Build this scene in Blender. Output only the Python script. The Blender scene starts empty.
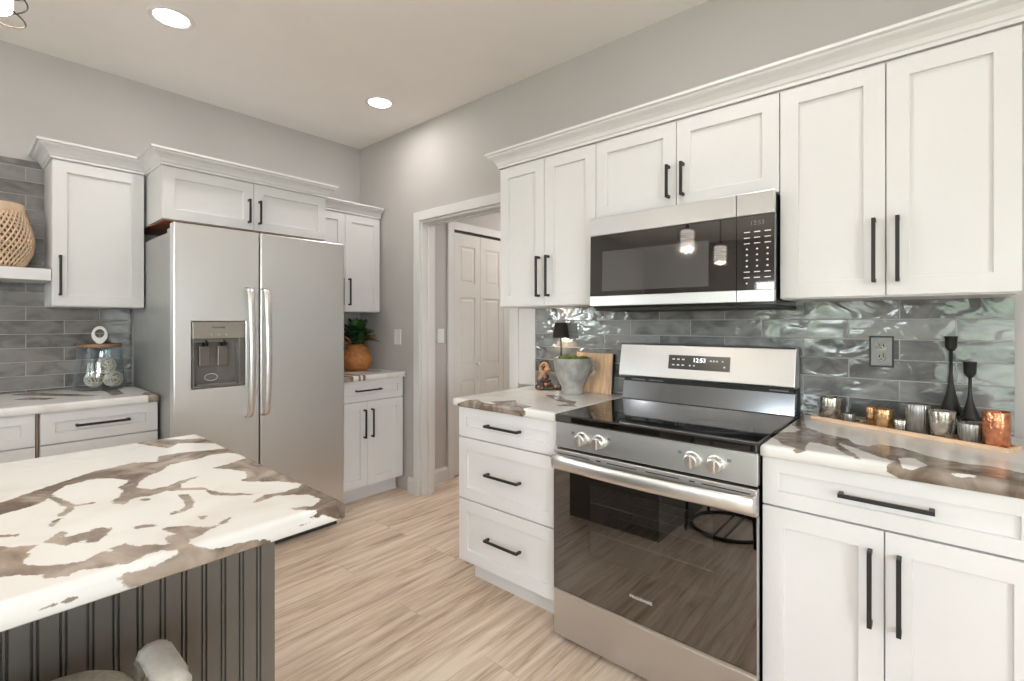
import bpy, bmesh, math, random
import numpy as np
from mathutils import Vector, Matrix
PI = math.pi
random.seed(7)
sc = bpy.context.scene
C = sc.collection
# ------------------------------------------------------------------ camera
F_PX, HORIZON, YAW = 483.0, 323.0, math.radians(40.9)
CAM = Vector((3.686, -2.27, 1.285))
cd = bpy.data.cameras.new('camera'); cam = bpy.data.objects.new('camera', cd); C.objects.link(cam)
cam.location = CAM; cam.rotation_euler = (PI/2, 0, YAW)
cd.sensor_width = 36; cd.lens = F_PX/1024*36; cd.shift_y = -(340.5-HORIZON)/1024
cd.clip_start = .02
sc.camera = cam
CS, SN = math.cos(YAW), math.sin(YAW)
def ray(px):                                   # horizontal ray direction (per unit depth) through an image column
    t = (px-512)/F_PX
    return (CS*t-SN, SN*t+CS)
def on_plane(px, py, z):                       # world xy of a pixel on a horizontal plane
    k = F_PX*(CAM.z-z)/(py-HORIZON); r = ray(px)
    return (CAM.x+r[0]*k, CAM.y+r[1]*k)
# ------------------------------------------------------------------ world and exposure
sc.view_settings.view_transform = 'Standard'; sc.view_settings.look = 'None'
sc.view_settings.gamma = 1; sc.view_settings.use_curve_mapping = False
sc.view_settings.exposure = 0.38
w = bpy.data.worlds.new('sky'); sc.world = w; w.use_nodes = True
wn = w.node_tree.nodes; wl = w.node_tree.links
sky = wn.new('ShaderNodeTexSky'); sky.sky_type = 'NISHITA'; sky.sun_disc = False
sky.sun_elevation = math.radians(42); sky.sun_rotation = math.radians(20); sky.air_density = 1.0; sky.dust_density = 3.0
hs = wn.new('ShaderNodeHueSaturation'); hs.inputs['Saturation'].default_value = .35
wl.new(sky.outputs[0], hs.inputs['Color']); wl.new(hs.outputs[0], wn['Background'].inputs['Color'])
wn['Background'].inputs['Strength'].default_value = 1.6
sc.cycles.use_denoising = True
sc.cycles.max_bounces = 10; sc.cycles.diffuse_bounces = 6; sc.cycles.glossy_bounces = 5
sc.cycles.transmission_bounces = 6; sc.cycles.transparent_max_bounces = 12
sc.cycles.caustics_reflective = False; sc.cycles.caustics_refractive = False
sc.cycles.sample_clamp_indirect = 4.0
RX, RY, HC = 6.6, -6.2, 2.768                   # room size and ceiling height
WINDOWS = [('y', RY, 1.7, 3.1, .95, 2.15), ('y', RY, 3.9, 6.0, .10, 2.15), ('x', RX, -4.6, -2.6, .85, 2.15), ('x', 0.0, -4.15, -2.95, 1.1, 2.1)]
def area(name, loc, rot, sx, sy, power, color=(1,1,1), portal=False, shape='RECTANGLE'):
    l = bpy.data.lights.new(name, 'AREA'); l.shape = shape; l.size = sx; l.size_y = sy; l.energy = power; l.color = color
    if portal: l.cycles.is_portal = True
    o = bpy.data.objects.new(name, l); o.location = loc; o.rotation_euler = rot; C.objects.link(o); return o
DAY = 15.0
for (ax, p, a0, a1, z0, z1) in WINDOWS:        # daylight coming in at each window: sky portal plus skylight panel outside the pane
    m, zc, sx, sy = (a0+a1)/2, (z0+z1)/2, a1-a0, z1-z0
    if ax == 'y': loc, rot = (m, p-.30, zc), (PI/2, 0, PI)
    elif p > 1: loc, rot = (p+.30, m, zc), (PI/2, 0, -PI/2)
    else: loc, rot = (p-.30, m, zc), (PI/2, 0, PI/2)
    rot = {'y': (-PI/2, 0, PI)}.get(ax, rot)
    if ax == 'y': rot = (PI/2, 0, 0)           # area lights shine along local -Z
    elif p > 1: rot = (PI/2, 0, PI/2)
    else: rot = (PI/2, 0, -PI/2)
    area('window_daylight', loc, rot, sx, sy, DAY*sx*sy*(.42 if ax == 'y' else 2.7), (.90, .955, 1))

# ------------------------------------------------------------------ materials
def nt(name):
    m = bpy.data.materials.new(name); m.use_nodes = True
    n = m.node_tree.nodes; b = n['Principled BSDF']
    return m, n, m.node_tree.links, b
def mat(name, col, rough=.5, metal=0., spec=.5, bump=0, bscale=50, coat=0, var=0, vscale=8, stretch=(1,1,1)):
    m, n, l, b = nt(name)
    b.inputs['Base Color'].default_value = (*col, 1); b.inputs['Roughness'].default_value = rough
    b.inputs['Metallic'].default_value = metal; b.inputs['Specular IOR Level'].default_value = spec
    b.inputs['Coat Weight'].default_value = coat
    tc = n.new('ShaderNodeTexCoord'); mp = n.new('ShaderNodeMapping'); mp.inputs['Scale'].default_value = stretch
    l.new(tc.outputs['Object'], mp.inputs['Vector'])
    if bump or var:
        nz = n.new('ShaderNodeTexNoise'); nz.inputs['Scale'].default_value = bscale if bump else vscale; nz.inputs['Detail'].default_value = 3
        l.new(mp.outputs[0], nz.inputs['Vector'])
    if bump:
        bp = n.new('ShaderNodeBump'); bp.inputs['Strength'].default_value = bump; bp.inputs['Distance'].default_value = .002
        l.new(nz.outputs['Fac'], bp.inputs['Height']); l.new(bp.outputs[0], b.inputs['Normal'])
    if var:
        n2 = n.new('ShaderNodeTexNoise'); n2.inputs['Scale'].default_value = vscale; n2.inputs['Detail'].default_value = 4
        l.new(mp.outputs[0], n2.inputs['Vector'])
        mx = n.new('ShaderNodeMix'); mx.data_type = 'RGBA'
        mx.inputs['A'].default_value = (*[c*(1-var) for c in col], 1); mx.inputs['B'].default_value = (*[min(1, c*(1+var)) for c in col], 1)
        ct_ = n.new('ShaderNodeMapRange'); ct_.inputs['From Min'].default_value = .32; ct_.inputs['From Max'].default_value = .68
        l.new(n2.outputs['Fac'], ct_.inputs['Value']); l.new(ct_.outputs[0], mx.inputs['Factor']); l.new(mx.outputs['Result'], b.inputs['Base Color'])
    return m
M = {}
M['cab'] = mat('cabinet_paint', (.705,.696,.698), .38, var=.02, vscale=3)
M['trim'] = mat('trim_paint', (.71,.698,.697), .4, var=.02, vscale=3)
M['wall'] = mat('wall_paint', (.49,.465,.45), .75, bump=.08, bscale=300, var=.03, vscale=2)
M['ceil'] = mat('ceiling_paint', (.88,.845,.815), .85, bump=.1, bscale=250, var=.02, vscale=2)
M['door'] = mat('closet_door_paint', (.70,.68,.65), .45, var=.02)
M['black'] = mat('matte_black_metal', (.022,.020,.019), .42, .3, var=.1)
M['blackgloss'] = mat('black_enamel', (.012,.012,.013), .12, var=.1)
M['rubber'] = mat('dark_rubber', (.03,.03,.03), .7, var=.1)
M['island'] = mat('island_paint', (.135,.122,.105), .42, var=.06, vscale=4)
M['wood_in'] = mat('raw_cabinet_wood', (.36,.13,.05), .5, var=.3, vscale=6, stretch=(1,8,8))
M['gapwood'] = mat('cabinet_face_edge', (.30,.22,.16), .6, var=.15)
M['chrome'] = mat('chrome', (.80,.80,.80), .08, 1, var=.02)
M['plastic'] = mat('white_plastic', (.78,.77,.75), .35, var=.02)
M['greymetal'] = mat('outlet_steel', (.22,.22,.225), .4, .6, var=.05)
def steel(name, col=(.62,.615,.61), rough=.30, axis='x', amt=.06):
    m, n, l, b = nt(name)
    b.inputs['Metallic'].default_value = 1; b.inputs['Base Color'].default_value = (*col, 1)
    tc = n.new('ShaderNodeTexCoord'); mp = n.new('ShaderNodeMapping')
    mp.inputs['Scale'].default_value = {'x': (1,150,150), 'y': (150,1,150), 'z': (150,150,1)}[axis]
    l.new(tc.outputs['Object'], mp.inputs['Vector'])
    nz = n.new('ShaderNodeTexNoise'); nz.inputs['Scale'].default_value = 1; nz.inputs['Detail'].default_value = 4
    l.new(mp.outputs[0], nz.inputs['Vector'])
    mr = n.new('ShaderNodeMapRange'); mr.inputs['To Min'].default_value = rough-amt/4; mr.inputs['To Max'].default_value = rough+amt/4
    l.new(nz.outputs['Fac'], mr.inputs['Value']); l.new(mr.outputs[0], b.inputs['Roughness'])
    nz2 = n.new('ShaderNodeTexNoise'); nz2.inputs['Scale'].default_value = 2.2; nz2.inputs['Detail'].default_value = 1
    l.new(tc.outputs['Object'], nz2.inputs['Vector'])
    b1 = n.new('ShaderNodeBump'); b1.inputs['Strength'].default_value = .06; b1.inputs['Distance'].default_value = .05
    l.new(nz2.outputs['Fac'], b1.inputs['Height'])
    b2 = n.new('ShaderNodeBump'); b2.inputs['Strength'].default_value = .03; b2.inputs['Distance'].default_value = .0002
    l.new(nz.outputs['Fac'], b2.inputs['Height']); l.new(b1.outputs[0], b.inputs['Normal'])
    b.inputs['Anisotropic'].default_value = .55
    return m
M['steel'] = steel('brushed_steel_horizontal', axis='x')
M['steel_f'] = steel('brushed_steel_fridge', (.70,.69,.675), .36, axis='y')
M['steel_side'] = mat('grey_fridge_side', (.40,.40,.39), .38, .6, bump=.1, bscale=400, var=.04)
M['handle_s'] = steel('polished_handle_steel', (.80,.79,.78), .22, axis='z', amt=.04)
M['handle_h'] = steel('polished_bar_steel', (.76,.75,.74), .30, axis='x', amt=.04)
M['splash'] = mat('mirror_steel', (.42,.45,.49), .13, 1, var=.04)
M['handle_plain'] = mat('satin_handle_steel', (.80,.79,.78), .33, 1, var=.02)
def glassy(name, tint=(.95,.97,.97), gloss=(1,1,1), rough=.0, ior=1.45, fmin=0.0, bump=0, bscale=30):
    m, n, l, b = nt(name); n.remove(b)
    out = n['Material Output']
    tr = n.new('ShaderNodeBsdfTransparent'); tr.inputs['Color'].default_value = (*tint, 1)
    gl = n.new('ShaderNodeBsdfGlossy'); gl.inputs['Color'].default_value = (*gloss, 1); gl.inputs['Roughness'].default_value = rough
    lw_ = n.new('ShaderNodeLayerWeight'); pw = n.new('ShaderNodeMath'); pw.operation = 'POWER'; pw.inputs[1].default_value = 4.5
    f0 = ((ior-1)/(ior+1))**2; fr = n.new('ShaderNodeMath'); fr.operation = 'MULTIPLY_ADD'; fr.inputs[1].default_value = 1-f0; fr.inputs[2].default_value = f0
    l.new(lw_.outputs['Facing'], pw.inputs[0]); l.new(pw.outputs[0], fr.inputs[0])
    mx = n.new('ShaderNodeMixShader'); ad = n.new('ShaderNodeMath'); ad.operation = 'ADD'; ad.use_clamp = True; ad.inputs[1].default_value = fmin
    l.new(fr.outputs[0], ad.inputs[0]); l.new(ad.outputs[0], mx.inputs['Fac'])
    l.new(tr.outputs[0], mx.inputs[1]); l.new(gl.outputs[0], mx.inputs[2]); l.new(mx.outputs[0], out.inputs['Surface'])
    tc = n.new('ShaderNodeTexCoord'); nz = n.new('ShaderNodeTexNoise'); nz.inputs['Scale'].default_value = bscale
    bp = n.new('ShaderNodeBump'); bp.inputs['Strength'].default_value = bump; bp.inputs['Distance'].default_value = .004
    l.new(tc.outputs['Object'], nz.inputs['Vector']); l.new(nz.outputs['Fac'], bp.inputs['Height']); l.new(bp.outputs[0], gl.inputs['Normal']); l.new(bp.outputs[0], lw_.inputs['Normal'])
    return m
M['pane'] = glassy('window_glass', (.97,.98,.97))
M['jar'] = glassy('hammered_glass', (.93,.96,.985), fmin=.04, bump=.5, bscale=22)
M['ovenglass'] = glassy('smoked_oven_glass', (.52,.51,.50), gloss=(.9,.88,.87), ior=1.6, fmin=.13)
M['cooktop'] = mat('ceramic_cooktop', (.13,.13,.135), .05, 1, var=.1)
M['ring'] = mat('burner_print', (.16,.16,.17), .2, var=.05)
M['mwglass'] = mat('black_door_glass', (.14,.137,.135), .03, 1, var=.03)
M['mwwin'] = mat('microwave_screen', (.22,.22,.225), .05, .8, var=.03)
M['cavity'] = mat('oven_enamel', (.48,.48,.49), .35, var=.15)
M['rack'] = mat('oven_rack_wire', (.85,.85,.85), .4, .6, var=.05)
M['print'] = mat('white_print', (.75,.75,.75), .5, var=.02)
M['display'] = mat('display_panel', (.085,.08,.072), .15, var=.05)
def emis(name, col, s):
    m, n, l, b = nt(name); b.inputs['Base Color'].default_value = (*col,1)
    b.inputs['Emission Color'].default_value = (*col, 1); b.inputs['Emission Strength'].default_value = s
    return m
M['lamp'] = emis('recessed_lamp', (1,.96,.92), 14)
M['shade'] = emis('pendant_shade_lit', (1,.93,.84), 2.2)
M['bulb'] = emis('lamp_bulb', (1,.80,.55), 8)
M['digits'] = emis('clock_digits', (.9,.95,1), 1.5)
M['wire'] = mat('bronze_wire', (.06,.045,.035), .4, .6, var=.1)
M['oak'] = mat('light_wood', (.74,.52,.35), .5, var=.18, vscale=5, stretch=(2,20,20))
M['lid'] = mat('jar_lid_wood', (.30,.16,.09), .5, var=.2, vscale=9)
M['board'] = mat('cutting_board_wood', (.66,.44,.28), .5, var=.25, vscale=4, stretch=(14,14,2))
M['rattan'] = mat('natural_rattan', (.66,.48,.33), .6, bump=.2, bscale=200, var=.15, vscale=20)
M['rattan_in'] = mat('woven_inner', (.20,.13,.08), .8, var=.2)
M['basket'] = mat('orange_seagrass', (.47,.185,.055), .6, bump=.9, bscale=90, var=.25, vscale=30)
M['leaf'] = mat('dark_leaf', (.028,.075,.022), .4, var=.5, vscale=14)
M['leaf2'] = mat('striped_leaf', (.10,.20,.07), .4, var=.4, vscale=40)
M['moss'] = mat('moss', (.13,.19,.03), .9, bump=1, bscale=120, var=.5, vscale=40)
M['concrete'] = mat('weathered_concrete', (.36,.355,.335), .8, bump=.6, bscale=60, var=.28, vscale=18)
M['decor_w'] = mat('carved_wood', (.50,.27,.15), .55, var=.35, vscale=30)
M['bead'] = mat('dark_bead', (.06,.052,.045), .35, var=.5, vscale=60)
M['bead2'] = mat('copper_bead', (.42,.17,.08), .4, var=.3, vscale=60)
M['ropeball'] = mat('white_twine', (.68,.60,.48), .8, bump=.4, bscale=100, var=.2, vscale=40)
M['ballcore'] = mat('twine_ball_core', (.26,.20,.14), .9, var=.2)
M['rope'] = mat('white_rope', (.80,.78,.75), .85, bump=.8, bscale=160, var=.08, vscale=40)
M['linen'] = mat('beige_linen', (.62,.58,.52), .9, bump=.5, bscale=500, var=.12, vscale=120)
M['votive_s'] = mat('mercury_glass_silver', (.48,.44,.38), .15, .75, bump=.6, bscale=80, var=.3, vscale=60)
M['votive_a'] = mat('mercury_glass_amber', (.55,.32,.16), .2, .75, bump=.6, bscale=80, var=.35, vscale=60)
M['votive_c'] = mat('copper_glass', (.62,.25,.13), .22, .8, bump=1, bscale=70, var=.4, vscale=50)
M['votive_g'] = mat('smoked_ribbed_glass', (.25,.24,.22), .2, .6, bump=.3, bscale=60, var=.2, vscale=40)
M['votive_in'] = mat('candle_cup_interior', (.12,.10,.08), .5, var=.2)
M['wax'] = mat('candle_wax', (.75,.70,.62), .5, var=.05)
M['lawn'] = mat('lawn', (.10,.17,.05), .9, var=.4, vscale=5)
M['hedge'] = mat('hedge_leaves', (.08,.15,.04), .8, bump=1, bscale=10, var=.6, vscale=6)
M['grout'] = mat('grout', (.35,.34,.33), .8, var=.1)

def tile_mat(name, axis, du, dz, gloss=.07, dark=(.085,.09,.095), light=(.28,.285,.29), bump=.42, wscale=12):
    m, n, l, b = nt(name)
    tc = n.new('ShaderNodeTexCoord'); sp = n.new('ShaderNodeSeparateXYZ'); cb = n.new('ShaderNodeCombineXYZ')
    l.new(tc.outputs['Object'], sp.inputs[0])
    a1 = n.new('ShaderNodeMath'); a1.inputs[1].default_value = du; a2 = n.new('ShaderNodeMath'); a2.inputs[1].default_value = dz
    l.new(sp.outputs[axis], a1.inputs[0]); l.new(sp.outputs['Z'], a2.inputs[0])
    l.new(a1.outputs[0], cb.inputs['X']); l.new(a2.outputs[0], cb.inputs['Y'])
    bk = n.new('ShaderNodeTexBrick'); bk.offset = .5; bk.squash = 1
    bk.inputs['Scale'].default_value = 1; bk.inputs['Brick Width'].default_value = .306; bk.inputs['Row Height'].default_value = .0748
    bk.inputs['Mortar Size'].default_value = .0024; bk.inputs['Mortar Smooth'].default_value = .3; bk.inputs['Bias'].default_value = 0
    bk.inputs['Color1'].default_value = (0,0,0,1); bk.inputs['Color2'].default_value = (1,1,1,1); bk.inputs['Mortar'].default_value = (.5,.5,.5,1)
    l.new(cb.outputs[0], bk.inputs['Vector'])
    # each tile gets its own piece of the glaze noise
    vm = n.new('ShaderNodeVectorMath'); vm.operation = 'MULTIPLY_ADD'; vm.inputs[1].default_value = (7,3,5)
    l.new(bk.outputs['Color'], vm.inputs[0]); l.new(cb.outputs[0], vm.inputs[2])
    st = n.new('ShaderNodeMapping'); st.inputs['Scale'].default_value = (.8, 1.2, 1); l.new(vm.outputs[0], st.inputs['Vector'])
    nz = n.new('ShaderNodeTexNoise'); nz.inputs['Scale'].default_value = wscale; nz.inputs['Detail'].default_value = 1.5; nz.inputs['Distortion'].default_value = .8
    l.new(st.outputs[0], nz.inputs['Vector'])
    nc = n.new('ShaderNodeTexNoise'); nc.inputs['Scale'].default_value = 9; nc.inputs['Detail'].default_value = 5; nc.inputs['Distortion'].default_value = 1.2
    l.new(st.outputs[0], nc.inputs['Vector'])
    ad = n.new('ShaderNodeMath'); ad.operation = 'MULTIPLY_ADD'; ad.inputs[1].default_value = .35
    rp = n.new('ShaderNodeValToRGB'); rp.color_ramp.elements[0].position = .42; rp.color_ramp.elements[1].position = .82
    rp.color_ramp.elements[0].color = (*dark,1); rp.color_ramp.elements[1].color = (*light,1)
    l.new(bk.outputs['Color'], ad.inputs[0]); l.new(nc.outputs['Fac'], ad.inputs[2]); l.new(ad.outputs[0], rp.inputs['Fac'])
    mx = n.new('ShaderNodeMix'); mx.data_type = 'RGBA'; mx.inputs['B'].default_value = (.36,.355,.35,1)
    l.new(bk.outputs['Fac'], mx.inputs['Factor']); l.new(rp.outputs[0], mx.inputs['A']); l.new(mx.outputs['Result'], b.inputs['Base Color'])
    mr = n.new('ShaderNodeMapRange'); mr.inputs['To Min'].default_value = gloss; mr.inputs['To Max'].default_value = .8
    l.new(bk.outputs['Fac'], mr.inputs['Value']); l.new(mr.outputs[0], b.inputs['Roughness'])
    b.inputs['Specular IOR Level'].default_value = .9
    b1 = n.new('ShaderNodeBump'); b1.inputs['Strength'].default_value = bump; b1.inputs['Distance'].default_value = .012; l.new(nz.outputs['Fac'], b1.inputs['Height'])
    b2 = n.new('ShaderNodeBump'); b2.invert = True; b2.inputs['Strength'].default_value = .6; b2.inputs['Distance'].default_value = .002
    l.new(bk.outputs['Fac'], b2.inputs['Height']); l.new(b1.outputs[0], b2.inputs['Normal']); l.new(b2.outputs[0], b.inputs['Normal'])
    return m
M['tile'] = tile_mat('grey_zellige_tile', 'X', -3.142+.306*20, -1.299+.0748*20)
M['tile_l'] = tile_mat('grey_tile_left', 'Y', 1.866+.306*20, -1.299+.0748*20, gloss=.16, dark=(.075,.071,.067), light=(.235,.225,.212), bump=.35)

def stone_mat():
    m, n, l, b = nt('veined_stone_laminate')
    at = n.new('ShaderNodeAttribute'); at.attribute_name = 'vein'
    tc = n.new('ShaderNodeTexCoord')
    n1 = n.new('ShaderNodeTexNoise'); n1.inputs['Scale'].default_value = 70; n1.inputs['Detail'].default_value = 6; n1.inputs['Roughness'].default_value = .7
    l.new(tc.outputs['Object'], n1.inputs['Vector'])
    ma = n.new('ShaderNodeMath'); ma.operation = 'MULTIPLY_ADD'; ma.inputs[1].default_value = .024
    su = n.new('ShaderNodeMath'); su.operation = 'SUBTRACT'; su.inputs[1].default_value = .5; l.new(n1.outputs['Fac'], su.inputs[0])
    l.new(su.outputs[0], ma.inputs[0]); l.new(at.outputs['Fac'], ma.inputs[2])
    mr = n.new('ShaderNodeMapRange'); mr.inputs['From Min'].default_value = .0042; mr.inputs['From Max'].default_value = .0018
    l.new(ma.outputs[0], mr.inputs['Value'])
    n2 = n.new('ShaderNodeTexNoise'); n2.inputs['Scale'].default_value = 9; n2.inputs['Detail'].default_value = 8; n2.inputs['Distortion'].default_value = 1.5
    l.new(tc.outputs['Object'], n2.inputs['Vector'])
    rp = n.new('ShaderNodeValToRGB'); e = rp.color_ramp.elements
    e[0].position = .36; e[0].color = (.125,.086,.062,1); e[1].position = .66; e[1].color = (.38,.315,.262,1)
    l.new(n2.outputs['Fac'], rp.inputs['Fac'])
    n3 = n.new('ShaderNodeTexNoise'); n3.inputs['Scale'].default_value = 3; n3.inputs['Detail'].default_value = 6; n3.inputs['Distortion'].default_value = 2
    l.new(tc.outputs['Object'], n3.inputs['Vector'])
    rw = n.new('ShaderNodeValToRGB'); e = rw.color_ramp.elements
    e[0].position = .3; e[0].color = (.62,.59,.56,1); e[1].position = .5; e[1].color = (.71,.70,.685,1)
    l.new(n3.outputs['Fac'], rw.inputs['Fac'])
    mx = n.new('ShaderNodeMix'); mx.data_type = 'RGBA'
    l.new(mr.outputs[0], mx.inputs['Factor']); l.new(rw.outputs[0], mx.inputs['A']); l.new(rp.outputs[0], mx.inputs['B'])
    l.new(mx.outputs['Result'], b.inputs['Base Color']); b.inputs['Roughness'].default_value = .22
    return m
M['stone'] = stone_mat()
def floor_mat():
    m, n, l, b = nt('oak_plank_floor')
    tc = n.new('ShaderNodeTexCoord'); sp = n.new('ShaderNodeSeparateXYZ'); cb = n.new('ShaderNodeCombineXYZ')
    l.new(tc.outputs['Object'], sp.inputs[0]); l.new(sp.outputs['Y'], cb.inputs['X']); l.new(sp.outputs['X'], cb.inputs['Y'])
    ofs = n.new('ShaderNodeVectorMath'); ofs.inputs[1].default_value = (20,20,0); l.new(cb.outputs[0], ofs.inputs[0])
    bk = n.new('ShaderNodeTexBrick'); bk.offset = .37; bk.offset_frequency = 3
    for k, v in (('Scale',1),('Brick Width',1.22),('Row Height',.182),('Mortar Size',.0007),('Mortar Smooth',.2),('Bias',0)): bk.inputs[k].default_value = v
    bk.inputs['Color1'].default_value = (0,0,0,1); bk.inputs['Color2'].default_value = (1,1,1,1); bk.inputs['Mortar'].default_value = (.5,.5,.5,1)
    l.new(ofs.outputs[0], bk.inputs['Vector'])
    vm = n.new('ShaderNodeVectorMath'); vm.operation = 'MULTIPLY_ADD'; vm.inputs[1].default_value = (3,9,5)
    l.new(bk.outputs['Color'], vm.inputs[0]); l.new(ofs.outputs[0], vm.inputs[2])
    mp = n.new('ShaderNodeMapping'); mp.inputs['Scale'].default_value = (1.3, 16, 1); l.new(vm.outputs[0], mp.inputs['Vector'])
    g = n.new('ShaderNodeTexNoise'); g.inputs['Scale'].default_value = 1.6; g.inputs['Detail'].default_value = 8; g.inputs['Roughness'].default_value = .62; g.inputs['Distortion'].default_value = .9
    l.new(mp.outputs[0], g.inputs['Vector'])
    mp2 = n.new('ShaderNodeMapping'); mp2.inputs['Scale'].default_value = (2.5, 110, 1); l.new(vm.outputs[0], mp2.inputs['Vector'])
    g2 = n.new('ShaderNodeTexNoise'); g2.inputs['Scale'].default_value = 1; g2.inputs['Detail'].default_value = 5; l.new(mp2.outputs[0], g2.inputs['Vector'])
    a = n.new('ShaderNodeMath'); a.operation = 'MULTIPLY_ADD'; a.inputs[1].default_value = .30; l.new(g2.outputs['Fac'], a.inputs[0]); l.new(g.outputs['Fac'], a.inputs[2])
    a2 = n.new('ShaderNodeMath'); a2.operation = 'MULTIPLY_ADD'; a2.inputs[1].default_value = .10; l.new(bk.outputs['Color'], a2.inputs[0]); l.new(a.outputs[0], a2.inputs[2])
    rp = n.new('ShaderNodeValToRGB'); e = rp.color_ramp.elements
    e[0].position = .47; e[0].color = (.36,.25,.175,1); e[1].position = .86; e[1].color = (.80,.67,.545,1)
    x = rp.color_ramp.elements.new(.66); x.color = (.64,.495,.38,1)
    l.new(a2.outputs[0], rp.inputs['Fac'])
    mx = n.new('ShaderNodeMix'); mx.data_type = 'RGBA'; mx.inputs['B'].default_value = (.38,.28,.20,1)
    l.new(bk.outputs['Fac'], mx.inputs['Factor']); l.new(rp.outputs[0], mx.inputs['A']); l.new(mx.outputs['Result'], b.inputs['Base Color'])
    b.inputs['Roughness'].default_value = .42
    bp = n.new('ShaderNodeBump'); bp.inputs['Strength'].default_value = .15; bp.inputs['Distance'].default_value = .001
    l.new(a.outputs[0], bp.inputs['Height']); l.new(bp.outputs[0], b.inputs['Normal'])
    return m
M['floor'] = floor_mat()

# ------------------------------------------------------------------ mesh helpers
class MB:
    def __init__(s): s.bm = bmesh.new()
    def quad(s, *p): s.bm.faces.new([s.bm.verts.new(q) for q in p])
    def box(s, x0, x1, y0, y1, z0, z1, mtx=None):
        v = [s.bm.verts.new((x, y, z)) for x in (x0, x1) for y in (y0, y1) for z in (z0, z1)]
        for f in ((0,1,3,2),(4,6,7,5),(0,4,5,1),(2,3,7,6),(0,2,6,4),(1,5,7,3)): s.bm.faces.new([v[i] for i in f])
        if mtx:
            for q in v: q.co = mtx @ q.co
        return s
    def prism(s, pts, axis, a, b):             # polygon extruded along an axis
        def P(u, v, w): return {'z': (u,v,w), 'x': (w,u,v), 'y': (u,w,v)}[axis]
        A = [s.bm.verts.new(P(*p, a)) for p in pts]; B = [s.bm.verts.new(P(*p, b)) for p in pts]
        n = len(pts); s.bm.faces.new(A); s.bm.faces.new(B[::-1])
        for i in range(n): s.bm.faces.new([A[i], A[(i+1)%n], B[(i+1)%n], B[i]])
        return s
    def lathe(s, prof, c=(0,0,0), seg=32, ribs=0, ramp=0, cap=True):
        rings = []
        for r, z in prof:
            rings.append([s.bm.verts.new((c[0]+(r*(1+(ramp*math.cos(ribs*2*PI*k/seg) if ribs else 0)))*math.cos(2*PI*k/seg), c[1]+(r*(1+(ramp*math.cos(ribs*2*PI*k/seg) if ribs else 0)))*math.sin(2*PI*k/seg), c[2]+z)) for k in range(seg)])
        for A, B in zip(rings, rings[1:]):
            for k in range(seg): s.bm.faces.new([A[k], A[(k+1)%seg], B[(k+1)%seg], B[k]])
        if cap:
            s.bm.faces.new(rings[0][::-1]); s.bm.faces.new(rings[-1])
        return s
    def tube(s, pts, r, seg=8, closed=False, r2=None, flat=None, side=None, rip=0):
        pts = [Vector(p) for p in pts]; n = len(pts); rings = []
        up = Vector((0,0,1))
        for i, p in enumerate(pts):
            if closed: d = pts[(i+1)%n]-pts[i-1]
            else: d = pts[min(i+1,n-1)]-pts[max(i-1,0)]
            d.normalize()
            u = d.cross(up)
            if u.length < .1: u = d.cross(Vector((0,1,0)))
            if side is not None: u = Vector(side)
            u.normalize(); v = u.cross(d)
            rr = r if r2 is None else r+(r2-r)*i/(n-1)
            ru, rv = (rr, rr) if flat is None else flat
            if i % 2: ru *= 1-rip; rv *= 1-rip
            rings.append([s.bm.verts.new(p+u*ru*math.cos(2*PI*k/seg)+v*rv*math.sin(2*PI*k/seg)) for k in range(seg)])
        m = n if closed else n-1
        for i in range(m):
            A, B = rings[i], rings[(i+1)%n]
            for k in range(seg): s.bm.faces.new([A[k], A[(k+1)%seg], B[(k+1)%seg], B[k]])
        if not closed: s.bm.faces.new(rings[0][::-1]); s.bm.faces.new(rings[-1])
        return s
    def ball(s, c, r, sub=2, scale=(1,1,1), jit=0):
        g = bmesh.ops.create_icosphere(s.bm, subdivisions=sub, radius=r)
        for v in g['verts']:
            j = 1+random.uniform(-jit, jit)
            v.co = Vector((v.co.x*scale[0]*j+c[0], v.co.y*scale[1]*j+c[1], v.co.z*scale[2]*j+c[2]))
        return s
    def shaker(s, x0, x1, z0, z1, yb, t=.019, rail=.057, rec=.011):   # door or drawer front facing -Y
        yf = yb-t; B = s.bm.verts.new
        o = [B((x, yf, z)) for x, z in ((x0,z0),(x1,z0),(x1,z1),(x0,z1))]
        i_ = [B((x, yf, z)) for x, z in ((x0+rail,z0+rail),(x1-rail,z0+rail),(x1-rail,z1-rail),(x0+rail,z1-rail))]
        r_ = [B((v.co.x, yf+rec, v.co.z)) for v in i_]
        k = [B((v.co.x, yb, v.co.z)) for v in o]
        for a in range(4):
            c = (a+1)%4
            s.bm.faces.new([o[a],o[c],i_[c],i_[a]]); s.bm.faces.new([i_[a],i_[c],r_[c],r_[a]]); s.bm.faces.new([k[a],k[c],o[c],o[a]])
        s.bm.faces.new(r_); s.bm.faces.new(k[::-1]); return s
    def xform(s, m): bmesh.ops.transform(s.bm, matrix=m, verts=s.bm.verts); return s
    def build(s, name, material, parent=None, bevel=0, smooth=False, local=False, label=None, seg=2):
        if parent is not None and not local:
            s.bm.transform(world_of(parent).inverted())
        bmesh.ops.recalc_face_normals(s.bm, faces=s.bm.faces)
        me = bpy.data.meshes.new(name); s.bm.to_mesh(me); s.bm.free()
        me.materials.append(M[material] if isinstance(material, str) else material)
        if smooth: me.polygons.foreach_set('use_smooth', [True]*len(me.polygons))
        o = bpy.data.objects.new(name, me); C.objects.link(o); o.parent = parent
        if bevel:
            b = o.modifiers.new('bevel', 'BEVEL'); b.width = bevel; b.segments = seg; b.limit_method = 'ANGLE'; b.angle_limit = math.radians(40)
        if label: o['label'] = label
        return o
def world_of(o):
    m = Matrix.Translation(o.location) @ o.rotation_euler.to_matrix().to_4x4()
    return world_of(o.parent) @ m if o.parent else m
def tag(o, label, cat, group=None):
    o['label'] = label; o['category'] = cat
    if group: o['group'] = group
    return o
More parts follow.
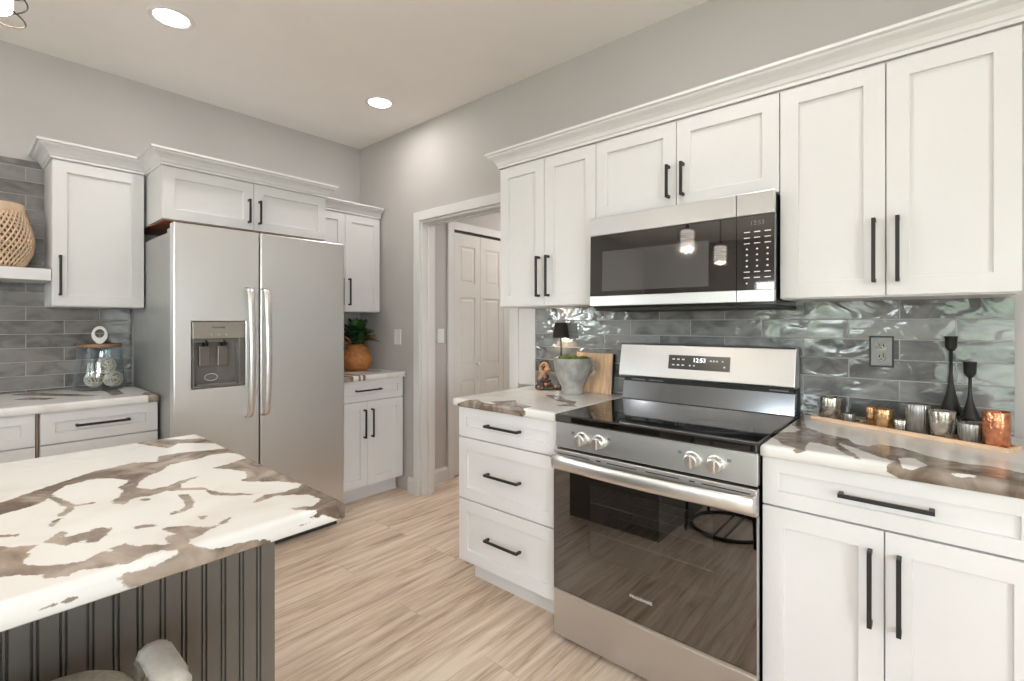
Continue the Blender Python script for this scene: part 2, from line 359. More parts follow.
def thing(name, label, cat, loc=(0,0,0), rz=0, group=None):
    o = bpy.data.objects.new(name, None); C.objects.link(o); o.location = loc; o.rotation_euler = (0,0,rz); o.empty_display_size = .05
    return tag(o, label, cat, group)
def struct(o): o['kind'] = 'structure'; return o
def sweep(mb, path, prof, closed=False):
    # profile (outward offset, z) swept along a 2-D path; outward = right-hand side of travel
    P = [Vector((p[0], p[1])) for p in path]; n = len(P); rings = []
    for i in range(n):
        dirs = []
        if i > 0 or closed: dirs.append((P[i]-P[i-1]).normalized())
        if i < n-1 or closed: dirs.append((P[(i+1)%n]-P[i]).normalized())
        ns = [Vector((d.y, -d.x)) for d in dirs]
        m = sum(ns, Vector((0,0))).normalized(); k = 1/max(.2, m.dot(ns[0]))
        rings.append([mb.bm.verts.new((P[i].x+m.x*k*o, P[i].y+m.y*k*o, z)) for o, z in prof])
    q = len(prof)
    for i in range(n if closed else n-1):
        A, B = rings[i], rings[(i+1)%n]
        for k in range(q): mb.bm.faces.new([A[k], A[(k+1)%q], B[(k+1)%q], B[k]])
    if not closed: mb.bm.faces.new(rings[0]); mb.bm.faces.new(rings[-1][::-1])
    return mb
def text(body, size, mtx, material, parent, name='lettering', ext=.0004, spacing=1.0):
    cu = bpy.data.curves.new('t', 'FONT'); cu.body = body; cu.size = size; cu.extrude = ext; cu.align_x = 'CENTER'; cu.align_y = 'CENTER'; cu.space_character = spacing
    to = bpy.data.objects.new('t', cu); C.objects.link(to)
    me = bpy.data.meshes.new_from_object(to); bpy.data.objects.remove(to)
    me.transform(mtx if parent is None else world_of(parent).inverted() @ mtx)
    me.materials.clear(); me.materials.append(M[material])
    o = bpy.data.objects.new(name, me); C.objects.link(o); o.parent = parent; return o
FACE_Y = Matrix.Rotation(PI/2, 4, 'X')                       # text facing -Y
FACE_X = Matrix.Rotation(PI/2, 4, 'Z') @ Matrix.Rotation(PI/2, 4, 'X')   # text facing +X

# ------------------------------------------------------------------ room
T = .12
DX0, DX1, DH = .822, 1.716, 2.044
MB().box(-T, RX+T, RY-T, 4.2, -.06, 0).build('floor', 'floor')['kind'] = 'structure'
MB().box(-T, RX+T, RY-T, T, HC, HC+.1).build('ceiling', 'ceil')['kind'] = 'structure'
mb = MB(); mb.box(-T, DX0, 0, T, 0, HC); mb.box(DX1, RX+T, 0, T, 0, HC); mb.box(DX0, DX1, 0, T, DH, HC)
struct(mb.build('wall_back', 'wall'))
def wall_with_hole(name, ax, p, lo, hi, holes):
    mb = MB(); d = T if p > 1 else -T
    if ax == 'y': d = -T
    a, b = sorted((p, p+d)); cur = lo
    def bx(u0, u1, z0, z1):
        if ax == 'y': mb.box(u0, u1, a, b, z0, z1)
        else: mb.box(a, b, u0, u1, z0, z1)
    for (h0, h1, z0, z1) in sorted(holes):
        bx(cur, h0, 0, HC); bx(h0, h1, 0, z0); bx(h0, h1, z1, HC); cur = h1
    bx(cur, hi, 0, HC)
    struct(mb.build(name, 'wall'))
wall_with_hole('wall_front', 'y', RY, -T, RX+T, [w_[2:] for w_ in WINDOWS if w_[0] == 'y'])
wall_with_hole('wall_right', 'x', RX, RY, 0, [w_[2:] for w_ in WINDOWS if w_[0] == 'x' and w_[1] > 1])
wall_with_hole('wall_left', 'x', 0.0, RY, 0, [w_[2:] for w_ in WINDOWS if w_[0] == 'x' and w_[1] < 1])
for i, (ax, p, a0, a1, z0, z1) in enumerate(WINDOWS):
    mb = MB(); g = MB(); s = 1 if (ax == 'x' and p < 1) or ax == 'y' else -1     # inward direction
    q0, q1 = sorted((p-s*.10, p+s*.015)); c0, c1 = sorted((p, p+s*.018))
    def bx(u0, u1, v0, v1, e0=q0, e1=q1, m=None):
        m = m or mb
        (m.box(u0, u1, e0, e1, v0, v1) if ax == 'y' else m.box(e0, e1, u0, u1, v0, v1))
    bx(a0, a0+.04, z0, z1); bx(a1-.04, a1, z0, z1); bx(a0+.04, a1-.04, z0, z0+.04); bx(a0+.04, a1-.04, z1-.04, z1)
    mid = (a0+a1)/2; bx(mid-.025, mid+.025, z0+.04, z1-.04)
    if z0 > .5: bx(a0+.04, a1-.04, (z0+z1)/2-.02, (z0+z1)/2+.02, *sorted((p-s*.08, p-s*.03)))
    for u0, u1, v0, v1 in ((a0-.075, a0, z0-.075, z1+.075), (a1, a1+.075, z0-.075, z1+.075), (a0, a1, z1, z1+.075), (a0, a1, z0-.075, z0)): bx(u0, u1, v0, v1, c0, c1)
    fr = struct(mb.build('window_%d' % (i+1), 'trim', bevel=.002))
    bx(a0+.04, a1-.04, z0+.04, z1-.04, *sorted((p-s*.060, p-s*.056)), m=g); g.build('glass', 'pane', fr)
# hallway behind the door opening
HX = .69
struct(MB().box(HX-T, HX, T, 4.0, 0, 2.6).build('wall_hall_left', 'wall'))
struct(MB().box(2.6, 2.6+T, T, 4.0, 0, 2.6).build('wall_hall_right', 'wall'))
struct(MB().box(HX-T, 2.6+T, 4.0, 4.0+T, 0, 2.6).build('wall_hall_back', 'wall'))
struct(MB().box(HX-T, 2.6+T, T, 4.0+T, 2.6, 2.66).build('ceiling_hall', 'ceil'))
hl = area('hall_fill_light', (1.6, 1.3, 2.58), (0,0,0), .5, .5, 12, (1,.95,.9))  # fill light added out of view to brighten the hallway
hf = thing('hall_fill_fixture', 'added round fill light, out of view on the hallway ceiling behind the doorway', 'ceiling light', (1.6, 1.3, 2.6))  # made-up fixture around the added hallway fill light
MB().lathe([(.14,-.035),(.17,-.02),(.18,0)], (1.6,1.3,2.6)).build('diffuser', 'lamp', hf, smooth=True)
hl.location.z = 2.55; hl.parent = None
# door casing (kitchen side) with jamb lining
CW, CT = .066, .018
cas = [(0,0),(.0,CT),(.008,CT),(.012,CT-.003),(CW-.01,CT-.003),(CW-.004,CT-.006),(CW,CT-.006),(CW,0)]
mb = MB()
for (u0, u1, v0, v1) in ((DX0-CW, DX0, 0, DH+CW), (DX1, DX1+CW, 0, DH+CW), (DX0, DX1, DH, DH+CW)): mb.box(u0, u1, -CT, 0, v0, v1)
for (u0, u1, v0, v1) in ((DX0, DX0+.018, 0, DH-.018), (DX1-.018, DX1, 0, DH-.018), (DX0, DX1, DH-.018, DH)): mb.box(u0, u1, -.002, T+.002, v0, v1)
mb.box(DX0+.018, DX0+.03, .05, .085, 0, DH-.018); mb.box(DX1-.03, DX1-.018, .05, .085, 0, DH-.018); mb.box(DX0+.03, DX1-.03, .05, .085, DH-.03, DH-.018)
struct(mb.build('trim_1', 'trim', bevel=.0025))
mb = MB().box(DX1+CW+.001, 1.911, -.012, 0, .914, 1.372)
mb.box(DX1+CW+.001, 1.911, -.012, 0, 0, .874)
struct(mb.build('trim_2', 'trim', bevel=.002))
# hall closet opening: casing and bifold doors
CY0, CY1, CH = .44, 1.66, 2.06
mb = MB(); mb.box(HX, HX+.018, CY0-CW, CY0, 0, CH+CW); mb.box(HX, HX+.018, CY1, CY1+CW, 0, CH+CW); mb.box(HX, HX+.018, CY0, CY1, CH, CH+CW)
struct(mb.build('trim_3', 'trim', bevel=.0025))
struct(MB().box(HX, HX+.004, CY0, CY1, CH-.022, CH).build('trim_4', 'black'))
dr = bpy.data.objects.new('door_1', None); C.objects.link(dr); dr.location = (HX+.006, CY0, 0); struct(dr)
lw = (CY1-CY0)/4
for k in range(4):
    y0, y1 = CY0+k*lw+.002, CY0+(k+1)*lw-.002
    mb = MB(); B = mb.bm.verts.new; xf, xb, rc = HX+.016, HX+.002, .006
    cols = [y0, y0+.062, y1-.062, y1]; rows = [.02, .24, .90, 1.02, 1.62, 1.70, 1.93, 2.035]
    rows = [.02, .22, .80, .92, 1.50, 1.62, 1.93, 2.035]
    grid = {}
    for a, yy in enumerate(cols):
        for b_, zz in enumerate(rows): grid[a, b_] = B((xf, yy, zz))
    for a in range(3):
        for b_ in range(7):
            q = [grid[a,b_], grid[a+1,b_], grid[a+1,b_+1], grid[a,b_+1]]
            if a == 1 and b_ in (1,3,5):
                r1 = [B((xf-rc, v.co.y, v.co.z)) for v in q]
                cy, cz = (q[0].co.y+q[1].co.y)/2, (q[0].co.z+q[2].co.z)/2
                r2 = [B((xf-rc, v.co.y+(.018 if v.co.y<cy else -.018), v.co.z+(.018 if v.co.z<cz else -.018))) for v in q]
                r3 = [B((xf-.002, v.co.y+(.012 if v.co.y<cy else -.012), v.co.z+(.012 if v.co.z<cz else -.012))) for v in r2]
                for e in range(4):
                    f_ = (e+1)%4
                    for A_, B_ in ((q,r1),(r1,r2),(r2,r3)): mb.bm.faces.new([A_[e],A_[f_],B_[f_],B_[e]])
                mb.bm.faces.new(r3)
            else: mb.bm.faces.new(q)
    mb.box(xb, xf-.0085, y0, y1, .02, 2.035)
    for (u0,u1,v0,v1) in ((y0,y0+.003,.02,2.035),(y1-.003,y1,.02,2.035)): mb.box(xb, xf-.0005, u0,u1,v0,v1)
    mb.build('door_leaf', 'door', dr)
for yy in (CY0+lw-.045, CY0+3*lw+.045):
    MB().lathe([(.004,0),(.008,.004),(.006,.012),(.016,.02),(.018,.03),(.010,.038)], seg=16).xform(Matrix.Translation((HX+.016, yy, .93)) @ Matrix.Rotation(PI/2, 4, 'Y')).build('knob', 'plastic', dr, smooth=True)
# baseboards
bb = [(0,0),(.014,0),(.014,.09),(.010,.10),(.006,.112),(0,.115)]
struct(sweep(MB(), [(.68, 0), (DX0-CW-.001, 0)], bb).build('baseboard_back', 'trim'))
struct(sweep(MB(), [(HX, T+.002), (HX, CY0-CW-.001)], bb).build('baseboard_hall', 'trim'))
struct(sweep(MB(), [(HX, CY1+CW+.001), (HX, 4.0), (2.6, 4.0), (2.6, T)], bb).build('baseboard_hall_far', 'trim'))
struct(sweep(MB(), [(4.55, 0), (RX, 0), (RX, RY)], bb).build('baseboard_right', 'trim'))
struct(sweep(MB(), [(3.7, RY), (0, RY), (0, -4.45)], bb).build('baseboard_left', 'trim'))
# garden seen through the windows and in reflections
struct(MB().box(-12, 20, -26, RY-.5, -.4, -.35).build('ground', 'lawn'))
for k, (x, y, r, h) in enumerate([(-4,-13,1.8,2.6),(.6,-12,1.6,2.2),(4.6,-14,2.2,3.3),(9.2,-12.5,1.7,2.5),(14,-13,2.0,3.0)]):
    t_ = thing('garden_bush', ['green bush furthest left behind the house','low green bush left of the tall one','tallest green bush outside the windows','green bush right of the tall one','green bush furthest right behind the house'][k], 'bush', (x,y,-.35))
    MB().ball((x,y,h/2-.1), 1, 4, (r, r*.8, h/2), .05).build('foliage', 'hedge', t_)
    MB().tube([(x,y,-.35),(x,y,.5)], .12).build('stem', 'wood_in', t_)

# ------------------------------------------------------------------ countertops
def seg_dist(P, poly):
    Q = np.array(poly, float); A = Q; Bq = np.roll(Q, -1, 0); d = np.full(len(P), 1e9); ins = np.zeros(len(P), bool)
    for a, b in zip(A, Bq):
        ab = b-a; L = max((ab**2).sum(), 1e-12); t = np.clip(((P-a)@ab)/L, 0, 1)
        d = np.minimum(d, np.hypot(*(P-(a+t[:,None]*ab)).T))
        c = (a[1] > P[:,1]) != (b[1] > P[:,1])
        if c.any():
            xx = (b[0]-a[0])*(P[:,1]-a[1])/((b[1]-a[1]) or 1e-9)+a[0]; ins ^= c & (P[:,0] < xx)
    return np.where(ins, -d, d)
def px_poly(pts, ox, oy, s, z=.914):
    return [on_plane(ox+u*s, oy+v*s, z) for u, v in pts]
def rand_veins(x0, x1, y0, y1, n, seed, along=0.0, wd=.035):
    rg = random.Random(seed); out = []
    for _ in range(n):
        x, y, a = rg.uniform(x0,x1), rg.uniform(y0,y1), along+rg.uniform(-.5,.5); L, R = [], []
        for k in range(12):
            w_ = wd*rg.uniform(.15,1)*math.sin(PI*(k+.5)/12); L.append((x-math.sin(a)*w_, y+math.cos(a)*w_)); R.append((x+math.sin(a)*w_, y-math.cos(a)*w_))
            a += rg.uniform(-.4,.4); x += math.cos(a)*.055; y += math.sin(a)*.055
        out.append(L+R[::-1])
    return out
def countertop(name, x0, x1, y0, y1, pos, neg=(), zt=.914, th=.038, r=.012, step=.011, hole=None, project=False):
    prof = [(r*math.sin(a), -r*(1-math.cos(a))) for a in (0, PI/8, PI/4, 3*PI/8, PI/2)] + [(r, -th*.6), (r, -th+.004), (r-.004, -th)]
    X = np.linspace(x0+r, x1-r, max(2, int((x1-x0)/step))); Y = np.linspace(y0+r, y1-r, max(2, int((y1-y0)/step)))
    nx, ny = len(X), len(Y); V = [(x, y, zt) for y in Y for x in X]; Fc = []; idx = lambda i, j: j*nx+i
    for j in range(ny-1):
        for i in range(nx-1):
            cx, cy = (X[i]+X[i+1])/2, (Y[j]+Y[j+1])/2
            if hole and hole[0] < cx < hole[1] and hole[2] < cy < hole[3]: continue
            Fc.append((idx(i,j), idx(i+1,j), idx(i+1,j+1), idx(i,j+1)))
    ring = [(i,0) for i in range(nx)] + [(nx-1,j) for j in range(1,ny)] + [(i,ny-1) for i in range(nx-2,-1,-1)] + [(0,j) for j in range(ny-2,0,-1)]
    prev = [idx(i,j) for i, j in ring]
    D = []
    for o, dz in prof[1:]:
        cur = []
        for (i, j) in ring:
            ox = -1 if i == 0 else (1 if i == nx-1 else 0); oy = -1 if j == 0 else (1 if j == ny-1 else 0)
            cur.append(len(V)); V.append((X[i]+ox*o, Y[j]+oy*o, zt+dz))
        m = len(ring)
        for k in range(m): Fc.append((prev[k], cur[k], cur[(k+1)%m], prev[(k+1)%m]))
        prev = cur
    if hole: pass
    else: Fc.append(tuple(prev[::-1]))
    P = np.array(V)
    d = np.full(len(P), 1.0)
    drop = zt-P[:,2]
    if project:                                 # vein pattern carried over the rolled edge onto the front face
        k = (CAM.z-zt)/(CAM.z-zt+drop); UV = np.stack([CAM.x+(P[:,0]-CAM.x)*k, CAM.y+(P[:,1]-CAM.y)*k], 1)
    else: UV = P[:,:2]
    for q in pos: d = np.minimum(d, seg_dist(UV, q))
    for q in neg: d = np.maximum(d, -seg_dist(UV, q))
    me = bpy.data.meshes.new(name); me.from_pydata(V, [], Fc); me.update()
    at = me.attributes.new('vein', 'FLOAT', 'POINT'); at.data.foreach_set('value', d.astype(np.float32))
    me.materials.append(M['stone']); me.polygons.foreach_set('use_smooth', [True]*len(me.polygons))
    o = bpy.data.objects.new(name, me); C.objects.link(o); return o
K = 180/1022
A_ = (0, 430, K); B_ = (0, 520, K); C_ = (170, 430, K)
isl = [
 (A_, [(-60,420),(30,408),(130,372),(250,330),(330,305),(440,268),(540,235),(640,215),(750,187),(830,185),(920,178),(1000,172),(1022,165),(1022,185),(960,195),(905,235),(830,262),(790,290),(765,330),(850,340),(960,320),(1022,300),(1022,330),(940,345),(850,372),(750,385),(700,420),(650,415),(640,400),(690,380),(710,345),(680,322),(730,300),(735,280),(640,272),(540,275),(430,300),(370,315),(300,355),(285,365),(310,385),(370,405),(420,430),(400,460),(350,488),(335,478),(370,462),(385,440),(350,420),(300,395),(285,375),(200,425),(90,455),(0,480),(-60,495)]),
 (A_, [(345,500),(300,545),(285,535),(310,515)]), (A_, [(765,548),(870,535),(875,545),(775,558)]), (A_, [(460,422),(525,412),(525,418),(470,425)]),
 (A_, [(800,395),(840,388),(850,395),(805,400)]), (A_, [(0,600),(90,595),(95,602),(10,606)]),
 (A_, [(265,635),(345,578),(370,590),(330,615),(400,605),(500,580),(560,555),(625,560),(590,600),(540,635),(475,640),(530,600),(440,630),(390,650),(310,640)]),
 (C_, [(-200,72),(-65,52),(60,55),(170,48),(235,60),(250,75),(150,72),(40,75),(-10,100),(-60,95)]),
 (C_, [(-60,150),(0,140),(60,130),(170,120),(260,112),(320,105),(370,115),(410,135),(330,128),(230,140),(150,165),(70,180),(0,185),(-60,200)]),
 (C_, [(410,130),(520,180),(620,235),(700,265),(790,300),(880,345),(1090,385),(1100,520),(935,498),(870,475),(830,500),(750,540),(740,535),(850,470),(855,450),(700,450),(690,445),(830,430),(860,395),(800,365),(700,365),(600,370),(520,400),(475,412),(540,370),(640,355),(730,330),(765,305),(740,300),(640,290),(540,290),(440,290),(410,285),(450,270),(435,235),(340,220),(245,215),(330,195),(400,170),(440,160)]),
 (C_, [(215,345),(290,358),(470,365),(380,370),(240,368)]), (C_, [(0,335),(190,328),(210,338),(100,338),(0,345)]),
 (C_, [(55,365),(100,370),(130,410),(120,440),(70,465),(60,458),(95,435),(90,405)]), (C_, [(-10,320),(60,290),(170,260),(70,300),(0,330)]),
 (C_, [(345,495),(300,530),(240,555),(290,522)]), (C_, [(172,488),(198,493),(188,507)]), (C_, [(18,463),(42,468),(15,477)]),
 (B_, [(-60,145),(50,160),(130,150),(215,140),(180,160),(135,185),(145,210),(100,250),(200,262),(300,262),(400,250),(480,235),(540,205),(560,185),(610,190),(660,170),(640,160),(700,138),(770,155),(870,140),(930,150),(975,130),(940,100),(1010,80),(930,45),(1060,35),(1195,45),(1145,80),(1075,110),(1065,135),(1125,160),(1200,175),(1390,128),(1524,105),(1524,135),(1400,185),(1241,240),(1099,290),(936,345),(729,380),(690,350),(640,355),(730,300),(800,290),(900,260),(960,230),(1022,190),(1010,165),(900,170),(820,200),(740,240),(640,255),(550,270),(450,280),(390,310),(290,330),(250,305),(160,305),(60,310),(0,320),(-60,330)]),
 (B_, [(345,455),(425,430),(430,440),(370,470)]), (B_, [(225,515),(345,460),(350,465),(235,517)]),
]
IX0, IX1, IY1 = 1.818, 2.761, -1.735
ct = countertop('island_countertop', IX0, IX1, -4.1, IY1, [px_poly(p, *o) for o, p in isl] + rand_veins(1.9,2.6,-4,-3.0,7,3,1.4,.06), project=True, step=.0065)
tag(ct, 'white island countertop with large brown marbled veins', 'countertop')
D_ = (756, 405, 268/1024)
ct = countertop('countertop', 3.291, 4.50, -.650, -.0095, [px_poly([(150,45),(180,40),(190,85),(260,110),(350,130),(370,148),(430,160),(470,150),(560,165),(640,190),(700,205),(800,225),(900,235),(1022,262),(1100,280),(1300,320),(1300,420),(1100,360),(1022,375),(850,345),(700,315),(560,285),(505,258),(500,235),(530,215),(450,190),(400,170),(340,150),(300,140),(330,160),(370,185),(400,210),(350,190),(300,160),(240,145),(200,140),(180,165),(190,175),(155,185),(145,178),(160,165),(100,150),(95,140),(60,120),(40,115),(90,105),(150,105),(175,95),(140,75)], *D_)],
   [px_poly([(540,200),(600,200),(665,232),(600,250),(560,245),(545,220)], *D_), px_poly([(740,258),(800,262),(870,275),(800,280),(760,275)], *D_)], project=True)
tag(ct, 'brown-veined white countertop right of the stove, under the candle tray', 'countertop')
E_ = (450, 380, 170/1024)
ct = countertop('countertop', 1.893, 2.519, -.650, -.0095, [px_poly([(50,140),(100,122),(160,118),(195,135),(290,150),(250,130),(390,122),(400,140),(490,160),(430,175),(465,195),(430,225),(400,215),(300,205),(150,180),(50,155)], *E_), px_poly([(570,88),(660,95),(690,115),(760,130),(740,150),(765,160),(640,155),(720,140),(650,125)], *E_)], project=True)
tag(ct, 'veined white countertop left of the stove, under the concrete pot', 'countertop')
ct = countertop('countertop', .0095, .650, -4.3, -1.572, [[(.05,-1.72),(.2,-1.67),(.5,-1.69),(.52,-1.74),(.3,-1.73),(.1,-1.76)], [(.55,-1.56),(.66,-1.56),(.70,-1.60),(.6,-1.63),(.50,-1.60)], [(.05,-2.0),(.2,-1.93),(.45,-1.78),(.47,-1.82),(.3,-1.95),(.1,-2.08)], [(.3,-2.02),(.42,-1.94),(.45,-1.98),(.33,-2.08)], [(.05,-1.56),(.12,-1.60),(.08,-1.72),(.03,-1.7)]] + rand_veins(.1,.6,-4,-2.3,7,5,-1.2,.03), hole=(.125,.535,-2.88,-2.20))
tag(ct, 'veined white countertop under the glass jar, left of the refrigerator', 'countertop')
ct = countertop('countertop', .003, .650, -.640, -.003, [[(.2,-.35),(.35,-.16),(.45,-.10),(.5,-.13),(.38,-.22),(.3,-.4)], [(.55,-.5),(.66,-.45),(.69,-.4),(.69,-.55)]] + rand_veins(.1,.5,-.6,-.3,2,9,.8,.025))
tag(ct, 'small veined white countertop in the corner under the plant basket', 'countertop')

# ------------------------------------------------------------------ cabinets (local frame: back wall at y = 0, front towards -Y)
def pull(parent, x, z, L, vertical, yf, off=.030):
    mb = MB(); a, b = .0055, .0045; p = L/2
    if vertical:
        mb.box(x-a, x+a, yf-off-b, yf-off+b, z-p, z+p)
        for s in (-1,1): mb.box(x-a, x+a, yf-off+b, yf, z+s*(p-.006)-.006, z+s*(p-.006)+.006)
    else:
        mb.box(x-p, x+p, yf-off-b, yf-off+b, z-a, z+a)
        for s in (-1,1): mb.box(x+s*(p-.006)-.006, x+s*(p-.006)+.006, yf-off+b, yf, z-a, z+a)
    return mb.build('handle', 'black', parent, bevel=.0012, local=True)
G = .0015
def front(root, name, x0, x1, z0, z1, depth, handle=None, rail=.057):
    o = MB().shaker(x0+G, x1-G, z0+G, z1-G, -depth, rail=rail).build(name, 'cab', root, bevel=.0012, local=True)
    if handle: pull(o, *handle, -depth-.019)
    return o
def base_cabinet(label, loc, rz, wd, layout, dark_gap=None, group=None, kick_l=True):
    t = thing('base_cabinet', label, 'cabinet', loc, rz, group); dp = .610
    MB().box(.0005, wd-.0005, -dp, -.012, .114, .8755).build('cabinet_body', 'cab', t, local=True)
    MB().box(.02, wd-.0005, -dp+.075, -.012, 0, .1135).build('toe_kick', 'cab', t, local=True)
    layout(t, wd, dp)
    return t
def three_drawer(pulls=.205):
    def f(t, wd, dp):
        for z0, z1 in ((.727,.876),(.424,.724),(.117,.421)):
            front(t, 'drawer', 0, wd, z0, z1, dp, (wd/2, (z0+z1)/2+.002, pulls, False), rail=.05 if z1 > .8 else .057)
    return f
def drawer_doors(t, wd, dp, L=.205):
    front(t, 'drawer', 0, wd, .727, .876, dp, (wd/2, .805, .205, False), rail=.045)
    for s, x0, x1 in ((1, 0, wd/2), (-1, wd/2, wd)):
        front(t, 'door', x0, x1, .117, .724, dp, (wd/2-s*.031, .566, .205, True))
base_cabinet('white three-drawer base cabinet between doorway and stove', (1.915,0,0), 0, .604, three_drawer())
base_cabinet('white base cabinet with one drawer over two doors, right of the stove', (3.291,0,0), 0, .603, drawer_doors)
base_cabinet('white base cabinet at the right end, beyond the candle tray', (3.896,0,0), 0, .603, drawer_doors)
base_cabinet('white base cabinet in the corner right of the refrigerator', (0,-.630,0), PI/2, .612, drawer_doors)
base_cabinet('white drawer base cabinet directly left of the refrigerator', (0,-2.016,0), PI/2, .444, three_drawer())
def sink_front(t, wd, dp):
    front(t, 'drawer_front', 0, wd, .727, .876, dp, None, rail=.045)
    for s, x0, x1 in ((1, 0, wd/2), (-1, wd/2, wd)): front(t, 'door', x0, x1, .117, .724, dp, (wd/2-s*.031, .62, .205, True))
sk = base_cabinet('white sink base cabinet at the far left edge', (0,-2.945,0), PI/2, .915, sink_front)
for ch in list(sk.children):
    if ch.name.startswith('cabinet_body'): bpy.data.objects.remove(ch)
mb = MB(); mb.box(.0005, .018, -.61, -.012, .114, .8755); mb.box(.897, .9145, -.61, -.012, .114, .8755); mb.box(.018, .897, -.61, -.012, .114, .13); mb.box(.018,.897,-.61,-.59,.13,.8755)
mb.build('cabinet_body', 'cab', sk, local=True)
base_cabinet('white drawer base cabinet left of the sink cabinet', (0,-4.28,0), PI/2, 1.33, three_drawer())
MB().box(.917, .926, -.6095, -.3, .114, .8755).build('face_filler', 'gapwood', sk, local=True, label='brown unpainted filler strip')

CROWN = [(0,2.122),(.008,2.122),(.008,2.134),(.013,2.138),(.018,2.152),(.030,2.166),(.046,2.176),(.050,2.180),(.050,2.186),(.060,2.190),(.060,2.201),(0,2.201)]
def wall_cabinet(label, loc, rz, wd, z0, z1, dp, pullz, L, doors=2, crown=None, hinge=1, group=None, wood=False):
    t = thing('wall_cabinet', label, 'cabinet', loc, rz, group)
    MB().box(.0005, wd-.0005, -dp, -.0015, z0, z1).build('cabinet_body', 'cab', t, local=True)
    if wood: MB().box(.012, wd-.012, -dp+.004, -.004, z0-.004, z0-.0003).build('underside', 'wood_in', t, local=True, label='bare reddish-brown wood underside')
    else: MB().box(.004, wd-.004, -dp+.002, -.004, z0-.003, z0-.0003).build('underside', 'cab', t, local=True)
    zt = 2.119
    if doors == 2:
        for s, x0, x1 in ((1, 0, wd/2), (-1, wd/2, wd)): front(t, 'door', x0, x1, z0, zt, dp, (wd/2-s*.030, pullz, L, True))
    else: front(t, 'door', 0, wd, z0, zt, dp, (.030 if hinge > 0 else wd-.03, pullz, L, True))
    if crown:
        d = dp+.019
        path = {'L': [(0,-.002),(0,-d),(wd,-d)], 'LR': [(0,-.002),(0,-d),(wd,-d),(wd,-.002)], 'R': [(0,-d),(wd,-d)]}[crown]
        sweep(MB(), path, CROWN).build('crown_moulding', 'cab', t, local=True)
    return t
UZ = 1.372
wall_cabinet('narrow two-door white wall cabinet beside the doorway', (1.915,0,0), 0, .599, UZ, 2.134, .305, 1.52, .205)
wall_cabinet('short two-door white wall cabinet directly above the microwave', (2.5145,0,0), 0, .761, 1.757, 2.134, .305, 1.87, .135)
wall_cabinet('tall two-door white wall cabinet right of the microwave', (3.276,0,0), 0, .605, UZ, 2.134, .305, 1.518, .205)
cr = sweep(MB(), [(1.915,-.002),(1.915,-.324),(3.8815,-.324),(3.8815,-.002)], CROWN).build('crown_moulding', 'cab')
tag(cr, 'long white crown moulding along the cabinets above the stove', 'moulding')
wall_cabinet('single-door white wall cabinet above the glass jar', (0,-1.947,0), PI/2, .381, UZ, 2.134, .305, 1.528, .205, doors=1, crown='L')
wall_cabinet('deep two-door white cabinet above the refrigerator', (0,-1.553,0), PI/2, .914, 1.838, 2.134, .605, 1.948, .14, crown='LR', wood=True)
wall_cabinet('two-door white wall cabinet in the corner above the plant', (0,-.632,0), PI/2, .612, UZ, 2.134, .305, 1.522, .205, crown='R')
# ------------------------------------------------------------------ backsplashes and shelf
bs = MB().box(1.9115, 3.8935, -.0095, -.0008, .9145, 1.3715)
tag(bs.build('backsplash', 'tile'), 'glossy grey subway tile backsplash behind the stove', 'backsplash')
bs = MB().box(.0008, .0093, -2.94, -1.563, .9145, 1.3715)
bs2 = MB().box(.0008, .0093, -2.94, -1.9475, 1.3715, 2.16)
m_ = bs2.bm; me_ = bpy.data.meshes.new('t'); m_.to_mesh(me_); bs.bm.from_mesh(me_)
tag(bs.build('backsplash', 'tile_l'), 'dark grey subway tile backsplash left of the refrigerator', 'backsplash')
sh = thing('floating_shelf', 'thick white floating shelf under the rattan vase', 'shelf', (.01,-2.4,1.53))
MB().box(.0095, .322, -2.90, -1.949, 1.500, 1.558).build('shelf_board', 'cab', sh, bevel=.0015)

# ------------------------------------------------------------------ refrigerator
FX, FY0, FY1, FYM = .871, -1.565, -.647, -1.160
fr = thing('refrigerator', 'tall stainless steel side-by-side refrigerator with ice dispenser', 'refrigerator', (.45, -1.12, 0))
MB().box(.05, .80, FY0+.004, FY1-.004, .03, 1.745).build('body', 'steel_side', fr, bevel=.004, label='matte grey side and top')
MB().box(.70, .812, FY0+.02, FY1-.02, .0, .075).build('kick_grille', 'rubber', fr)
for y in (FY0+.06, FYM, FY1-.06): MB().box(.70, .86, y-.045, y+.045, 1.7455, 1.772).build('hinge_cover', 'steel_side', fr, bevel=.004)
# right door
MB().box(.808, FX, FYM+.003, FY1, .085, 1.785).build('door', 'steel_f', fr, bevel=.008, seg=3)
# freezer door with dispenser hole
DY0, DY1, DZ0, DZ1 = -1.486, -1.235, .950, 1.292
mb = MB()
def plate_hole(mb, x0, x1, ys, zs):
    for a in range(3):
        for b in range(3):
            if a == 1 and b == 1: continue
            for x in (x0, x1): mb.quad((x, ys[a], zs[b]), (x, ys[a+1], zs[b]), (x, ys[a+1], zs[b+1]), (x, ys[a], zs[b+1]))
    for a in range(3):
        for z in (zs[0], zs[3]): mb.quad((x0, ys[a], z), (x1, ys[a], z), (x1, ys[a+1], z), (x0, ys[a+1], z))
        for y in (ys[0], ys[3]): mb.quad((x0, y, zs[a]), (x1, y, zs[a]), (x1, y, zs[a+1]), (x0, y, zs[a+1]))
    for z in (zs[1], zs[2]): mb.quad((x0, ys[1], z), (x1, ys[1], z), (x1, ys[2], z), (x0, ys[2], z))
    for y in (ys[1], ys[2]): mb.quad((x0, y, zs[1]), (x1, y, zs[1]), (x1, y, zs[2]), (x0, y, zs[2]))
    bmesh.ops.remove_doubles(mb.bm, verts=mb.bm.verts, dist=1e-5)
plate_hole(mb, .808, FX, [FY0, DY0, DY1, FYM-.003], [.085, DZ0, DZ1, 1.785])
